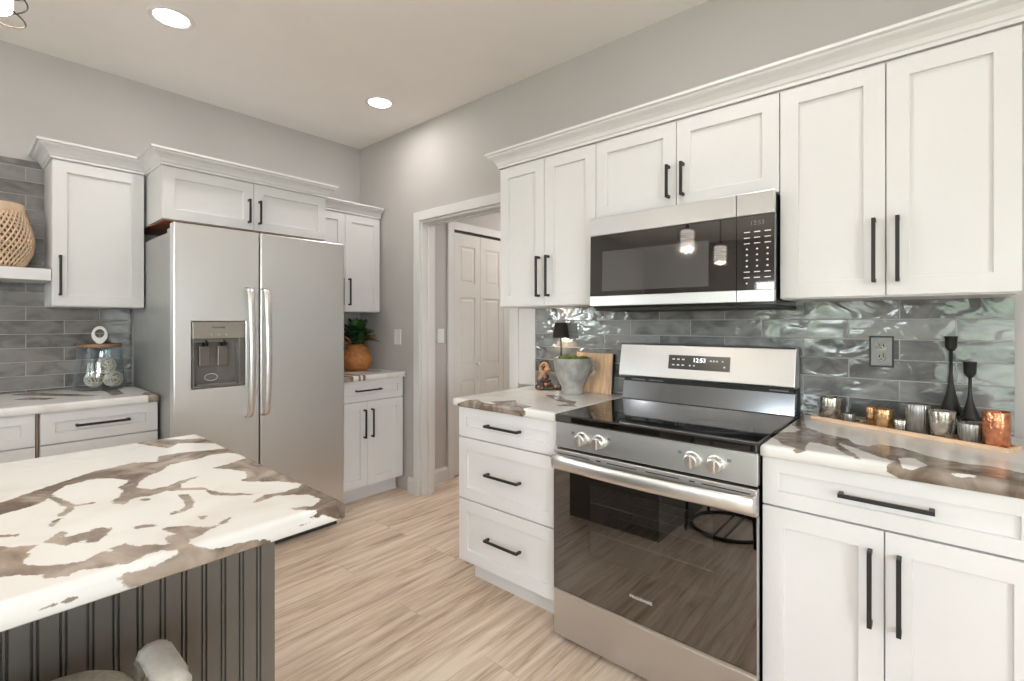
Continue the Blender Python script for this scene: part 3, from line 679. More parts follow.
fd = mb.build('door', 'steel_f', fr, bevel=.006, seg=3)
dp = bpy.data.objects.new('dispenser', None); C.objects.link(dp); dp.parent = fr; dp.location = Vector((.85, -1.36, 1.1))-fr.location
M['disp_steel'] = mat('dispenser_panel_taupe', (.40,.37,.33), .3, .6, var=.03)
M['disp_pad'] = mat('dispenser_paddle', (.17,.155,.14), .25, .3, var=.05)
M['disp_in'] = mat('dispenser_recess', (.16,.148,.135), .22, .2, var=.08)
MB().box(FX-.07, FX+.004, DY0+.002, DY1-.002, 1.205, DZ1-.002).build('control_panel', 'disp_steel', dp, bevel=.002)
mb = MB(); a0, a1, b0, b1, xi = DY0+.002, DY1-.002, DZ0+.002, 1.2045, .812
mb.box(xi, xi+.006, a0, a1, b0, b1); mb.box(xi+.006, FX+.003, a0, a0+.008, b0, b1); mb.box(xi+.006, FX+.003, a1-.03, a1, b0, b1); mb.box(xi+.006, FX+.003, a0+.008, a1-.03, b0, b0+.012); mb.box(xi+.006, FX-.01, a0+.008, a1-.03, b1-.02, b1)
mb.build('recess', 'disp_in', dp, bevel=.001)
MB().box(FX-.012, FX+.006, a0+.02, a1-.04, b0+.0125, b0+.02).build('drip_tray', 'greymetal', dp, bevel=.002)
for y in (-1.419, -1.334):
    MB().box(xi+.02, xi+.028, y-.025, y+.025, 1.06, 1.165, Matrix.Identity(4)).build('paddle', 'disp_pad', dp, bevel=.004)
    MB().lathe([(.012,0),(.016,.03)], (xi+.035, y, 1.165), 16).build('spout', 'blackgloss', dp)
for y in (-1.399,-1.364,-1.329): MB().lathe([(.003,0),(.003,.0015)], seg=12).xform(Matrix.Translation((FX+.004, y, 1.225)) @ Matrix.Rotation(PI/2,4,'Y')).build('button', 'print', dp)
MB().tube([(xi+.008, -1.384+.03*math.cos(a), 1.0+.018*math.sin(a)) for a in np.linspace(0,2*PI,24,endpoint=False)], .0015, 5, closed=True).build('printed_ring', 'print', dp)
text('FRIGIDAIRE', .0125, Matrix.Translation((FX+.0045, -1.366, 1.262)) @ FACE_X, 'blackgloss', dp)
for y, x_ in ((-1.222, 0), (-1.137, 0)):
    pts = [(FX-.004, y, 1.475), (FX+.030, y, 1.465)]
    for k in range(13):
        u = k/12; pts.append((FX+.046+.022*math.sin(PI*u), y, 1.44-u*.63))
    pts += [(FX+.030, y, .785), (FX-.004, y, .775)]
    MB().tube(pts, .01, 12, flat=(.0170,.009), side=(0,1,0)).build('handle', 'handle_plain', fr, smooth=True)

# ------------------------------------------------------------------ range
RX0, RX1 = 2.5235, 3.2865; RC = (RX0+RX1)/2
rg = thing('range_oven', 'stainless steel freestanding electric range with glass oven door', 'stove', (RC, -.33, 0))
MB().box(RX0+.004, RX1-.004, -.630, -.03, .035, .880).build('body', 'blackgloss', rg)
for x in (RX0+.05, RX1-.05):
    for y in (-.60, -.08): MB().lathe([(.018,0),(.018,.012),(.010,.014),(.010,.035)], (x,y,0), 16).build('leveling_foot', 'rubber', rg)
# glass cooktop
MB().box(RX0, RX1, -.661, -.055, .882, .914).build('cooktop', 'cooktop', rg, bevel=.006, seg=3, label='black ceramic glass cooktop')
def ringmesh(mb, cx, cy, r, w_=.0018, z=.9142):
    n = 48
    for k in range(n):
        a, b = 2*PI*k/n, 2*PI*(k+1)/n
        mb.quad(*[(cx+q*math.cos(c), cy+q*math.sin(c), z) for q, c in ((r,a),(r+w_,a),(r+w_,b),(r,b))])
for cx, cy, rs in ((RC-.19,-.48,(.075,.112)), (RC+.19,-.48,(.07,.10,.106,.115,.130)), (RC-.20,-.22,(.088,)), (RC+.20,-.23,(.088,)), (RC,-.19,(.065,))):
    for r in rs:
        mb = MB(); ringmesh(mb, cx, cy, r); mb.build('burner_ring', 'ring', rg)
# control panel with knobs
mb = MB().prism([(-.658,.781),(-.625,.781),(-.625,.8815),(-.650,.8815)], 'x', RX0+.001, RX1-.001); mb.build('control_panel', 'steel', rg, bevel=.002)
for x in (2.651, 2.728, 3.084, 3.160):
    R_ = Matrix.Translation((x, -.653, .829)) @ Matrix.Rotation(math.radians(95),4,'X')
    kn = MB().lathe([(.0285,0),(.0285,.004),(.025,.006),(.0245,.010),(.0225,.026),(.019,.028)], seg=32).xform(R_).build('knob', 'handle_h', rg, smooth=False)
    MB().box(-.0055,.0055,-.022,.022,.026,.036).xform(R_).build('grip', 'handle_h', kn, bevel=.002)
    s = -1 if x in (2.651, 3.084) else 1
    MB().prism([(x+s*.042-.006,.842),(x+s*.042+.006,.842),(x+s*.042+.006,.852),(x+s*.042-.006,.852)], 'y', -.6565, -.6545).build('burner_mark', 'greymetal', rg)
# oven door
OZ0, OZ1 = .209, .774
ov = bpy.data.objects.new('oven_door', None); C.objects.link(ov); ov.parent = rg; ov.location = Vector((RC,-.66,.21))-rg.location
MB().box(RX0, RX1, -.668, -.640, .690, OZ1).build('door_top', 'steel', ov, bevel=.003)
MB().box(RX0+.001, RX1-.001, -.667, -.6625, OZ0, .6895).build('door_glass', 'ovenglass', ov, label='smoked black glass pane')
mb = MB()
for (x0,x1,z0,z1) in ((RX0+.002,2.68,OZ0,.6895),(3.154,RX1-.002,OZ0,.6895),(2.68,3.154,OZ0,.385),(2.68,3.154,.66,.6895)): mb.box(x0,x1,-.662,-.642,z0,z1)
mb.build('door_frame', 'blackgloss', ov)
mb = MB(); mb.box(RX0, RX1, -.668, -.642, OZ0-.010, OZ0-.0008); mb.box(RX0-.0005, RX0+.0008, -.668, -.642, OZ0, .689); mb.box(RX1-.0008, RX1+.0005, -.668, -.642, OZ0, .689)
mb.build('door_edge_trim', 'steel', ov)
mb = MB()
for a, b in ((.02,.17),(.245,.365),(.40,.52),(.595,.745)): mb.box(RX0+a, RX0+b, -.6686, -.667, .757, .7605)
for a in (.20,.555): mb.box(RX0+a, RX0+a+.018, -.6686, -.667, .757, .7620)
mb.build('vent_slot', 'rubber', ov)
pts = [(RX0+.004,-.667,.730)] + [(RX0+.010+.743*k/16, -.688-.026*math.sin(PI*k/16)**.8, .730) for k in range(17)] + [(RX1-.004,-.667,.730)]
MB().tube(pts, .01, 14, flat=(.008,.026)).build('door_handle', 'handle_plain', ov, smooth=True)
text('FRIGIDAIRE', .0150, Matrix.Translation((RC, -.6673, .297)) @ FACE_Y, 'print', ov, spacing=1.15)
# cavity and racks
M['cav'] = M['cavity']
mb = MB(); mb.quad((2.66,-.25,.37),(3.17,-.25,.37),(3.17,-.25,.67),(2.66,-.25,.67))
mb.quad((2.66,-.641,.37),(3.17,-.641,.37),(3.17,-.25,.37),(2.66,-.25,.37)); mb.quad((2.66,-.641,.67),(3.17,-.641,.67),(3.17,-.25,.67),(2.66,-.25,.67))
mb.quad((2.66,-.641,.37),(2.66,-.25,.37),(2.66,-.25,.67),(2.66,-.641,.67)); mb.quad((3.17,-.641,.37),(3.17,-.25,.37),(3.17,-.25,.67),(3.17,-.641,.67))
mb.build('oven_cavity', 'cavity', rg)
for ob in rg.children:
    if ob.name.startswith('body'):      # real opening for the cavity
        mb = MB(); Z = (.035,.880)
        for (x0,x1,y0,y1,z0,z1) in ((RX0+.004,2.655,-.63,-.03,*Z),(3.175,RX1-.004,-.63,-.03,*Z),(2.655,3.175,-.63,-.03,.035,.365),(2.655,3.175,-.63,-.03,.675,.88),(2.655,3.175,-.245,-.03,.365,.675)): mb.box(x0,x1,y0,y1,z0,z1)
        mb.bm.transform(world_of(rg).inverted()); mb.bm.to_mesh(ob.data)
for z in (.47, .585):
    mb = MB()
    for k in range(13): x = 2.675+k*.04; mb.tube([(x,-.635,z),(x,-.27,z)], .0018, 5)
    for y in (-.635,-.45,-.27): mb.tube([(2.665,y,z-.003),(3.165,y,z-.003)], .003, 6)
    mb.build('oven_rack', 'rack', rg)
MB().box(RX0, RX1, -.6675, -.635, .022, .197).build('storage_drawer', 'steel', rg, bevel=.004, seg=3)
# backguard
bgd = bpy.data.objects.new('backguard', None); C.objects.link(bgd); bgd.parent = rg; bgd.location = Vector((RC,-.06,.914))-rg.location
MB().prism([(-.098,.9145),(-.052,.9145),(-.052,1.002),(-.082,1.002)], 'x', RX0+.006, RX1-.006).build('lower_panel', 'splash', bgd, bevel=.002)
MB().box(RX0+.010, RX1-.010, -.082, -.040, 1.0022, 1.020).build('vent_gap', 'rubber', bgd)
for x in (RX0+.05, RX0+.14, RX1-.10): MB().box(x, x+.07, -.084, -.082, 1.008, 1.014).build('vent_louvre', 'greymetal', bgd)
MB().prism([(-.112,1.022),(-.125,1.032),(-.095,1.180),(-.088,1.186),(-.034,1.186),(-.034,1.022)], 'x', RX0, RX1).build('upper_panel', 'steel', bgd, bevel=.003)
MB().box(RX0+.002, RX1-.002, -.0335, -.0125, .80, 1.183).build('back_plate', 'rubber', bgd)
TL = math.atan2(.030, .148); Rm = Matrix.Translation((0,-.1105,1.106)) @ Matrix.Rotation(-TL,4,'X')
ds = MB().box(2.772, 3.042, -.0015, .002, -.031, .033).xform(Rm).build('display', 'display', bgd, bevel=.0008)
text('12:53', .026, Rm @ Matrix.Translation((2.912,-.0018,.012)) @ FACE_Y, 'digits', ds, 'clock_digits')
mb = MB()
for x in (2.796,2.818,2.840):
    for z in (.014,-.012): mb.box(x-.006, x+.006, -.0019,-.0014, z-.003, z+.003)
for x, z in ((2.872,-.012),(2.890,-.012),(2.962,.012),(2.975,.012),(2.988,.012),(3.012,.012),(3.02,-.012)): mb.box(x-.004, x+.004, -.0019,-.0014, z-.0035, z+.0035)
mb.xform(Rm); mb.build('button_print', 'print', ds)

# ------------------------------------------------------------------ microwave
mw = thing('microwave', 'stainless over-the-range microwave with black glass door', 'microwave', (2.905, -.2, 1.36))
MT = Matrix.Translation((0,-.3985,1.4045)) @ Matrix.Rotation(math.radians(-1.1),4,'X') @ Matrix.Translation((0,.3985,-1.4045))
MX0, MX1, MXD = 2.529, 3.2745, 3.150
MB().box(MX0+.004, MX1-.004, -.372, -.012, 1.352, 1.750).build('body', 'blackgloss', mw)
MB().box(MX0+.01, MX1-.002, -.368, -.02, 1.340, 1.3515).build('vent_base', 'rubber', mw, bevel=.003)
MB().box(MX0, MXD-.001, -.400, -.3725, 1.672, 1.753).build('door_top', 'steel', mw, bevel=.002)
MB().box(MX0, MXD-.001, -.400, -.3725, 1.360, 1.404).build('door_bottom', 'steel', mw, bevel=.002)
MB().box(MX0, MXD-.001, -.3985, -.3725, 1.4045, 1.6715).xform(MT).build('door_glass', 'mwglass', mw)
MB().box(MX0+.062, MXD-.10, -.3992, -.3987, 1.425, 1.60).xform(MT).build('door_window', 'mwwin', mw, label='grey perforated screen in the glass')
MB().box(MXD+.001, MX1, -.400, -.3725, 1.672, 1.753).build('panel_top', 'steel', mw, bevel=.002)
MB().box(MXD+.001, MX1, -.400, -.3725, 1.360, 1.404).build('panel_bottom', 'steel', mw, bevel=.002)
cp = MB().box(MXD+.001, MX1, -.3985, -.3725, 1.4045, 1.6715).xform(MT).build('control_panel', 'mwglass', mw)
mb = MB(); rgm = random.Random(4)
for r in range(10):
    for c in range(3):
        x, z = MXD+.035+c*.034, 1.612-r*.0205; w_ = .010 if r in (0,1,2,7,8) else .003
        mb.box(x-w_, x+w_, -.3992, -.3986, z-.0016-(.001 if w_<.005 else 0), z+.0016+(.001 if w_<.005 else 0))
mb.xform(MT); mb.build('button_print', 'print', cp)
text('12:53', .022, MT @ Matrix.Translation((MXD+.069,-.3988,1.643)) @ FACE_Y, 'greymetal', cp, 'clock_digits')

# ------------------------------------------------------------------ island
ib = thing('kitchen_island', 'dark grey-brown beadboard kitchen island base', 'kitchen island', (2.2,-2.9,0))
IFX, IE = 2.486, -1.762
MB().box(1.86, IFX-.012, -4.05, IE-.001, .0, .8755).build('island_body', 'island', ib)
pts = []; y = IE
pts.append((IFX, y)); y -= .031; pts.append((IFX, y))
pitch = .0378
while y > -4.0:
    pts += [(IFX-.0075, y-.0012), (IFX-.0075, y-.0030), (IFX-.0008, y-.0042), (IFX-.0008, y-.0078), (IFX-.0075, y-.0090), (IFX-.0075, y-.0108), (IFX, y-.012), (IFX, y-pitch)]
    y -= pitch
pts += [(IFX-.0115, y), (IFX-.0115, IE)]
MB().prism(pts, 'z', .0, .8755).build('beadboard_panel', 'island', ib)

# ------------------------------------------------------------------ stool
def stool(label, cx, cy):
    t = thing('counter_stool', label, 'stool', (cx, cy, 0), 0, 'woven stools along the island')
    def rr(z, sx, sy, n=40, p=4, x0=0):      # rounded rectangle loop
        out = []
        for k in range(n):
            a = 2*PI*k/n; c, s = math.cos(a), math.sin(a)
            out.append((cx+x0+sx*abs(c)**(2/p)*(1 if c>=0 else -1), cy+sy*abs(s)**(2/p)*(1 if s>=0 else -1), z))
        return out
    SZ = .608
    MB().tube(rr(SZ-.02, .205, .215), .012, 8, closed=True).build('seat_frame', 'black', t, smooth=True)
    mb = MB(); lo, hi = rr(0,.19,.185), None
    rings = [(.155,.150,SZ-.008),(.182,.177,SZ-.002),(.190,.185,SZ+.025),(.186,.181,SZ+.060),(.165,.160,SZ+.078),(.10,.10,SZ+.084)]
    rv = [[mb.bm.verts.new(q) for q in rr(z, a, b)] for a, b, z in rings]
    for A, B in zip(rv, rv[1:]):
        for k in range(40): mb.bm.faces.new([A[k],A[(k+1)%40],B[(k+1)%40],B[k]])
    mb.bm.faces.new(rv[0][::-1]); mb.bm.faces.new(rv[-1])
    mb.build('seat_cushion', 'linen', t, smooth=True)
    # woven arms on both sides and back
    for s in (-1, 1):
        yy = cy+s*.215; path = []
        x0, x1, z0, z1, r = cx-.150, cx+.015, SZ-.005, SZ+.078, .042
        for (ax, az, a0) in ((x0+r, z1-r, PI), (x1-r, z1-r, PI/2)):
            for k in range(7): a = a0-k/6*PI/2; path.append((ax+r*math.cos(a), yy, az+r*math.sin(a)))
        path = [(x0, yy, z0), (x0, yy, (z0+z1-r)/2)] + path[:7] + [(x0+r+(x1-x0-2*r)*k/16, yy, z1) for k in range(1,16)] + path[7:] + [(x1, yy, (z0+z1-r)/2), (x1, yy, z0)]
        fr_ = MB().tube(path, .02, 10, flat=(.027,.018), side=(0,1,0), rip=.10).build('arm', 'rope', t, smooth=True)
        mb = MB(); n = 15
        for k in range(n):
            x = x0+.012+(x1-x0-.024)*k/(n-1)
            mb.tube([(x, yy+.006*(-1)**k, z0-.01), (x+.004, yy-.010*(-1)**k, (z0+z1)/2-.01), (x, yy+.004*(-1)**k, z1-.008)], .0065, 6)
        mb.build('arm_weave', 'rope', fr_, smooth=True)
    path = [(cx+.20, cy+.20*math.sin(a), SZ+.17) for a in np.linspace(-PI/2, PI/2, 14)]
    bk = MB().tube([(cx+.20, cy-.205, SZ)] + path + [(cx+.20, cy+.205, SZ)], .015, 10).build('backrest', 'rope', t, smooth=True)
    mb = MB()
    for k in range(28): yk = cy-.19+k*.38/27; mb.tube([(cx+.20+.006*(-1)**k, yk, SZ-.01),(cx+.20-.008*(-1)**k, yk, SZ+.08),(cx+.20, yk, SZ+.165)], .006, 6)
    mb.build('back_weave', 'rope', bk, smooth=True)
    for sx in (-1,1):
        for sy in (-1,1): MB().tube([(cx+sx*.17, cy+sy*.18, SZ-.02),(cx+sx*.20, cy+sy*.205, .0)], .010, 8).build('leg', 'black', t, smooth=True)
    MB().tube([(cx+.225*math.cos(a), cy+.225*math.sin(a), .012) for a in np.linspace(0,2*PI,40,endpoint=False)], .011, 8, closed=True).build('base_ring', 'black', t, smooth=True)
    mb = MB()
    for s in (-.03,.03): mb.tube([(cx+s, cy-.222, .012),(cx+s, cy+.222, .012)], .007, 6)
    mb.build('base_bar', 'black', t)
    fz = .22; MB().tube(rr(fz, .19, .196, 24, 20), .008, 6, closed=True).build('footrest', 'black', t, smooth=True)
    return t
stool('white rope-woven counter stool with beige cushion at the island', 2.735, -2.245)

# ------------------------------------------------------------------ ceiling lights and pendants
for i, (x, y, lab) in enumerate([(.90,-1.58,'round recessed ceiling light nearer the camera, above the refrigerator'), (.886,-.396,'round recessed ceiling light near the back corner'), (.89,-3.3,'recessed ceiling light left of the frame above the sink counter'), (3.1,-.95,'recessed ceiling light above the stove'), (4.6,-1.6,'recessed ceiling light at the right of the room'), (3.4,-3.9,'recessed ceiling light behind the camera'), (5.2,-4.3,'recessed ceiling light in the far right part of the room')]):
    t = thing('recessed_light', lab, 'ceiling light', (x,y,HC), 0, 'recessed lights in the ceiling')
    MB().lathe([(.072,-.0005),(.076,-.006),(.092,-.005),(.098,-.0005)], (x,y,HC), 40, cap=False).build('trim_ring', 'plastic', t, smooth=True)
    MB().lathe([(.001,-.0022),(.050,-.0026),(.0715,-.002),(.0715,-.0006)], (x,y,HC), 40, cap=False).build('lens', 'lamp', t, smooth=True)
    area('recessed_lamp_light', (x,y,HC-.012), (0,0,0), .13, .13, 3.4, (1,.95,.91), shape='DISK')
def pendant(label, x, y, zc):
    t = thing('pendant_light', label, 'pendant light', (x,y,HC), 0, 'wire-wrapped pendants over the island')
    MB().lathe([(.06,0),(.06,-.012),(.02,-.022)], (x,y,HC), 24).build('ceiling_plate', 'wire', t, smooth=False)
    MB().tube([(x,y,HC-.02),(x,y,zc+.09)], .0035, 6).build('cord', 'wire', t)
    MB().lathe([(.012,.085),(.016,.10),(.008,.125)], (x,y,zc), 16).build('socket', 'wire', t, smooth=True)
    MB().lathe([(.048,-.075),(.050,-.073),(.050,.073),(.048,.075)], (x,y,zc), 40, cap=False).build('shade', 'shade', t, smooth=True)
    mb = MB(); rg_ = random.Random(int(-y*100))
    for k in range(8):
        z0 = zc-.078+k*.021; tl = rg_.uniform(-.30,.30); ph = rg_.uniform(0,2*PI); rr = .067+rg_.uniform(0,.008)
        mb.tube([(x+rr*math.cos(a), y+rr*math.sin(a), min(zc+.085, max(zc-.10, z0+tl*rr*math.cos(a-ph)))) for a in np.linspace(0,2*PI,40,endpoint=False)], .0016, 5, closed=True)
    for a in (0, 2*PI/3, 4*PI/3): mb.tube([(x+.012*math.cos(a), y+.012*math.sin(a), zc+.09),(x+.068*math.cos(a), y+.068*math.sin(a), zc+.080)], .0016, 5)
    mb.build('wire_wrap', 'wire', t, smooth=True)
    l = bpy.data.lights.new('pendant_bulb', 'POINT'); l.energy = 8; l.shadow_soft_size = .03; l.color = (1,.88,.72)
    o = bpy.data.objects.new('pendant_bulb', l); o.location = (x,y,zc-.05); C.objects.link(o)
    MB().ball((x,y,zc+.01), .022, 2).build('bulb', 'lamp', t, smooth=True)
    return t
pendant('black wire-wrapped white pendant light nearer the refrigerator end', 2.256, -2.240, 2.000)
pendant('black wire-wrapped white pendant light over the far end of the island', 2.256, -3.02, 2.000)

# ------------------------------------------------------------------ switches and outlet
def switchplate(label, P, face, gangs, w_, name='light_switch'):
    t = thing(name, label, 'light switch', P); R = {'y': Matrix.Identity(4), 'x': Matrix.Rotation(PI/2,4,'Z')}[face]; Mx = Matrix.Translation(P) @ R
    MB().box(-w_/2, w_/2, -.006, -.0005, -.058, .058).xform(Mx).build('plate', 'plastic', t, bevel=.002)
    for g in range(gangs):
        x = (g-(gangs-1)/2)*.046
        MB().box(x-.016, x+.016, -.0085, -.0062, -.033, .033).xform(Mx).build('rocker', 'plastic', t, bevel=.001)
    return t
rx = ray(398); k = (0-CAM.y)/rx[1]
switchplate('white double light switch on the wall right of the plant', (CAM.x+rx[0]*k, 0, 1.285-(337-323)*k/F_PX), 'y', 2, .086)
rx = ray(440.5); k = (HX-CAM.x)/rx[0]
switchplate('white light switch on the hallway wall through the doorway', (HX, CAM.y+rx[1]*k, 1.285-(336-323)*k/F_PX), 'x', 1, .07)
rx = ray(881.5); k = (-.009-CAM.y)/rx[1]; ox, oz = CAM.x+rx[0]*k, 1.285-(351.5-323)*k/F_PX
t = thing('wall_outlet', 'dark-rimmed steel duplex outlet on the backsplash above the candles', 'outlet', (ox,-.009,oz)); Mx = Matrix.Translation((ox,-.009,oz))
MB().box(-.037,.037,-.004,-.0003,-.058,.058).xform(Mx).build('plate_rim', 'black', t, bevel=.001)
MB().box(-.031,.031,-.0062,-.0042,-.052,.052).xform(Mx).build('plate', 'greymetal', t, bevel=.001)
for z in (-.020,.020):
    r_ = MB().lathe([(.0165,0),(.0165,.0022)], seg=24).xform(Mx @ Matrix.Translation((0,-.0063,z)) @ Matrix.Rotation(PI/2,4,'X')).build('receptacle', 'votive_g', t)
    mb = MB()
    for x in (-.006,.006): mb.box(x-.001,x+.001,-.0090,-.0086,z-.001,z+.008)
    mb.lathe([(.0028,.0086),(.0028,.0090)], seg=10)
    mb2 = MB()
    for x in (-.006,.006): mb2.box(x-.0012,x+.0012,-.0091,-.0086,z-.001,z+.008)
    mb2.box(-.002,.002,-.0091,-.0086,z-.009,z-.005)
    mb2.xform(Mx).build('slot', 'blackgloss', r_); mb.bm.free()

# ------------------------------------------------------------------ things left of the stove
CZ = .9142
def pot():
    x, y = 2.262, -.140
    t = thing('concrete_pot', 'weathered grey concrete urn with moss, beside the cutting board', 'pot', (x,y,CZ))
    MB().lathe([(.056,0),(.060,.006),(.056,.030),(.060,.042),(.078,.075),(.093,.120),(.098,.165),(.101,.185),(.098,.188),(.088,.186),(.084,.165)], (x,y,CZ), 40).build('urn', 'concrete', t, smooth=True)
    a = math.radians(24)
    for s in (1,):
        path = [(x+(.088+.030*math.sin(u))*math.cos(a)*s if True else 0, y+(.088+.030*math.sin(u))*math.sin(a), CZ+.135-.036*math.cos(u)*-1) for u in np.linspace(.0,PI,12)]
        MB().tube(path, .009, 8).build('handle', 'concrete', t, smooth=True)
    mb = MB(); rr = random.Random(2)
    for k in range(34):
        q, r = rr.uniform(0,2*PI), .072*math.sqrt(rr.random()); mb.ball((x+r*math.cos(q), y+r*math.sin(q), CZ+.183), rr.uniform(.010,.020), 2, (1,1,.8), .12)
    o = mb.build('moss', 'moss', t, smooth=True)
pot()
t = thing('cutting_board', 'light wooden cutting board leaning on the tile behind the pot', 'cutting board', (2.34,-.04,CZ))
Rm = Matrix.Translation((0,-.052,CZ)) @ Matrix.Rotation(math.radians(-6),4,'X')
MB().box(2.215, 2.440, .0, .017, .0005, .212).xform(Rm).build('board', 'board', t, bevel=.003)
MB().box(2.4402, 2.4445, .0, .017, .004, .210).xform(Rm).build('edge_shadow', 'black', t, bevel=.001)  # black strip standing in for the dark shadow along the board's right edge
rx = ray(561); k = 2.213/rx[1]; lx, ly = CAM.x+rx[0]*k, CAM.y+2.213
t = thing('table_lamp', 'small black table lamp glowing behind the concrete pot', 'lamp', (lx,ly,CZ))
MB().lathe([(.038,0),(.038,.008),(.010,.012)], (lx,ly,CZ), 28).build('base', 'black', t)
MB().tube([(lx,ly,CZ+.01),(lx,ly,1.284)], .004, 8).build('stem', 'black', t)
MB().lathe([(.0465,1.203),(.034,1.288),(.032,1.288),(.0445,1.203)], (lx,ly,0), 36, cap=False).build('lamp_shade', 'black', t, smooth=True)
MB().ball((lx,ly,1.262), .012, 2).build('bulb', 'bulb', t, smooth=True)
l = bpy.data.lights.new('table_lamp_bulb', 'POINT'); l.energy = 1.6; l.color = (1,.72,.45); l.shadow_soft_size = .012
o = bpy.data.objects.new('table_lamp_bulb', l); o.location = (lx,ly,1.235); C.objects.link(o)
# garland of dark beads with a carved wooden ring
gx, gy = on_plane(549, 389.5, CZ); gx -= .014; gy -= .016
t = thing('bead_garland', 'dark bead garland with carved wooden ring beside the concrete pot', 'ornament', (gx,gy,CZ))
rr = random.Random(5); spots = []
mb, mb2 = MB(), MB(); n = 0
for lvl, (cnt, rad) in enumerate(((13,.048),(10,.036),(7,.022),(3,.010))):
    for k in range(cnt):
        a = 2*PI*k/cnt+lvl*.3; r = rr.uniform(.0095,.0135)
        (mb2 if (k+lvl)%4 == 1 else mb).ball((gx+rad*math.cos(a)*1.05, gy+rad*math.sin(a)*.75, CZ+.0135+lvl*.019), r, 2, (1,1,1), .03)
for k in range(5): mb.ball((gx+rr.uniform(-.02,.02), gy+rr.uniform(-.015,.015), CZ+.013), .012, 2)
mb.build('dark_beads', 'bead', t, smooth=True); mb2.build('copper_beads', 'bead2', t, smooth=True)
cx_, cz_ = gx-.018, CZ+.118
MB().tube([(cx_+.022*math.cos(a), gy+.01+.008*math.sin(a), cz_+.024*math.sin(a)) for a in np.linspace(0,2*PI,20,endpoint=False)], .0105, 8, closed=True).build('wooden_ring', 'decor_w', t, smooth=True)
MB().tube([(cx_+.012,gy+.008,cz_-.01),(cx_+.045,gy+.004,cz_-.004)], .013, 8, r2=.009).build('wooden_link', 'decor_w', t, smooth=True)
MB().tube([(cx_-.020,gy-.005,CZ+.052),(cx_+.004,gy,CZ+.085),(cx_+.012,gy+.004,cz_-.018)], .017, 8, r2=.010).build('wooden_tail', 'decor_w', t, smooth=True)

# ------------------------------------------------------------------ candle tray on the right
T0, T1, TW = Vector((3.335,-.100)), Vector((3.855,-.315)), .088
du = (T1-T0).normalized(); dn = Vector((-du.y, du.x)); TLn = (T1-T0).length; ang = math.atan2(du.y, du.x)
TM = Matrix.Translation((T0.x, T0.y, CZ)) @ Matrix.Rotation(ang, 4, 'Z')
t = thing('wooden_tray', 'long narrow light-wood tray holding the candle cups', 'tray', (T0.x,T0.y,CZ), ang)
MB().box(.010, TLn-.010, .010, TW-.010, 0, .006).xform(TM).build('tray_bottom', 'oak', t)
mb = MB(); mb.box(0, TLn, 0, .010, 0, .014); mb.box(0, TLn, TW-.010, TW, 0, .014); mb.box(0, .010, .010, TW-.010, 0, .014); mb.box(TLn-.010, TLn, .010, TW-.010, 0, .014)
mb.xform(TM).build('tray_rim', 'oak', t, bevel=.0015)
def tray_point(px, off):                      # point on the tray at an image column, off = distance from the front edge
    r = ray(px); o_ = T0+dn*off
    # CAM + s*r = o_ + u*du
    A = np.array([[r[0], -du.x],[r[1], -du.y]]); s, u = np.linalg.solve(A, [o_.x-CAM.x, o_.y-CAM.y]); return o_+du*u
VG = 'glass candle cups on the wooden tray'
def votive(px, off, r0, r1, h, material, label, ribs=0, ramp=0):
    p = tray_point(px, off); z = CZ+.0063
    t = thing('candle_holder_cup', label, 'candle holder', (p.x,p.y,z), 0, VG); seg = max(48, ribs*4)
    MB().lathe([(r0*.9,0),(r0,.003),(r1,h-.002),(r1-.0008,h),(r1-.0024,h),(r0-.0026,.005)], (p.x,p.y,z), seg, ribs, ramp).build('glass_cup', material, t, smooth=True)
    MB().lathe([(r0*.72,.0053),(r0*.74,h*.45)], (p.x,p.y,z), 24).build('candle', 'wax', t, smooth=False)
    return t
votive(831, .050, .0335, .0345, .082, 'votive_s', 'tall plain silver candle cup at the left end of the tray')
votive(849, .030, .0190, .0205, .034, 'votive_g', 'tiny dark glass candle cup right of the tall silver cup', 12, .05)
votive(872.0, .066, .0180, .0190, .064, 'votive_a', 'narrow amber candle cup partly hidden behind the wider amber one')
votive(884, .034, .0265, .0275, .067, 'votive_a', 'wide plain amber candle cup left of the centre')
votive(900.5, .022, .0145, .0160, .040, 'votive_s', 'tiny clear ribbed candle cup between amber and tall ribbed cups', 10, .08)
votive(917.5, .044, .0315, .0315, .098, 'votive_g', 'tall smoky vertically ribbed candle cup', 24, .03)
votive(942, .040, .0270, .0340, .086, 'votive_s', 'tapered hammered mercury-glass candle cup')
votive(970, .036, .0260, .0300, .060, 'votive_g', 'short wide ribbed glass candle cup beside the copper cup', 20, .03)
votive(996.5, .036, .0300, .0310, .105, 'votive_c', 'tall copper honeycomb-textured candle cup at the right end')
mb = MB(); rr = random.Random(11)
for k in range(130):
    u, v = rr.uniform(.02, TLn-.02), rr.uniform(.013, .02) if k%2 else rr.uniform(.068,.075)
    q = TM @ Vector((u, v, .0062)); mb.ball((q.x, q.y, q.z+.003), rr.uniform(.003,.0045), 1, jit=.1)
o = mb.build('glass_gems', 'bead', None); tag(o, 'scattered dark glass gems in the wooden tray', 'decorative gems'); o['kind'] = 'stuff'
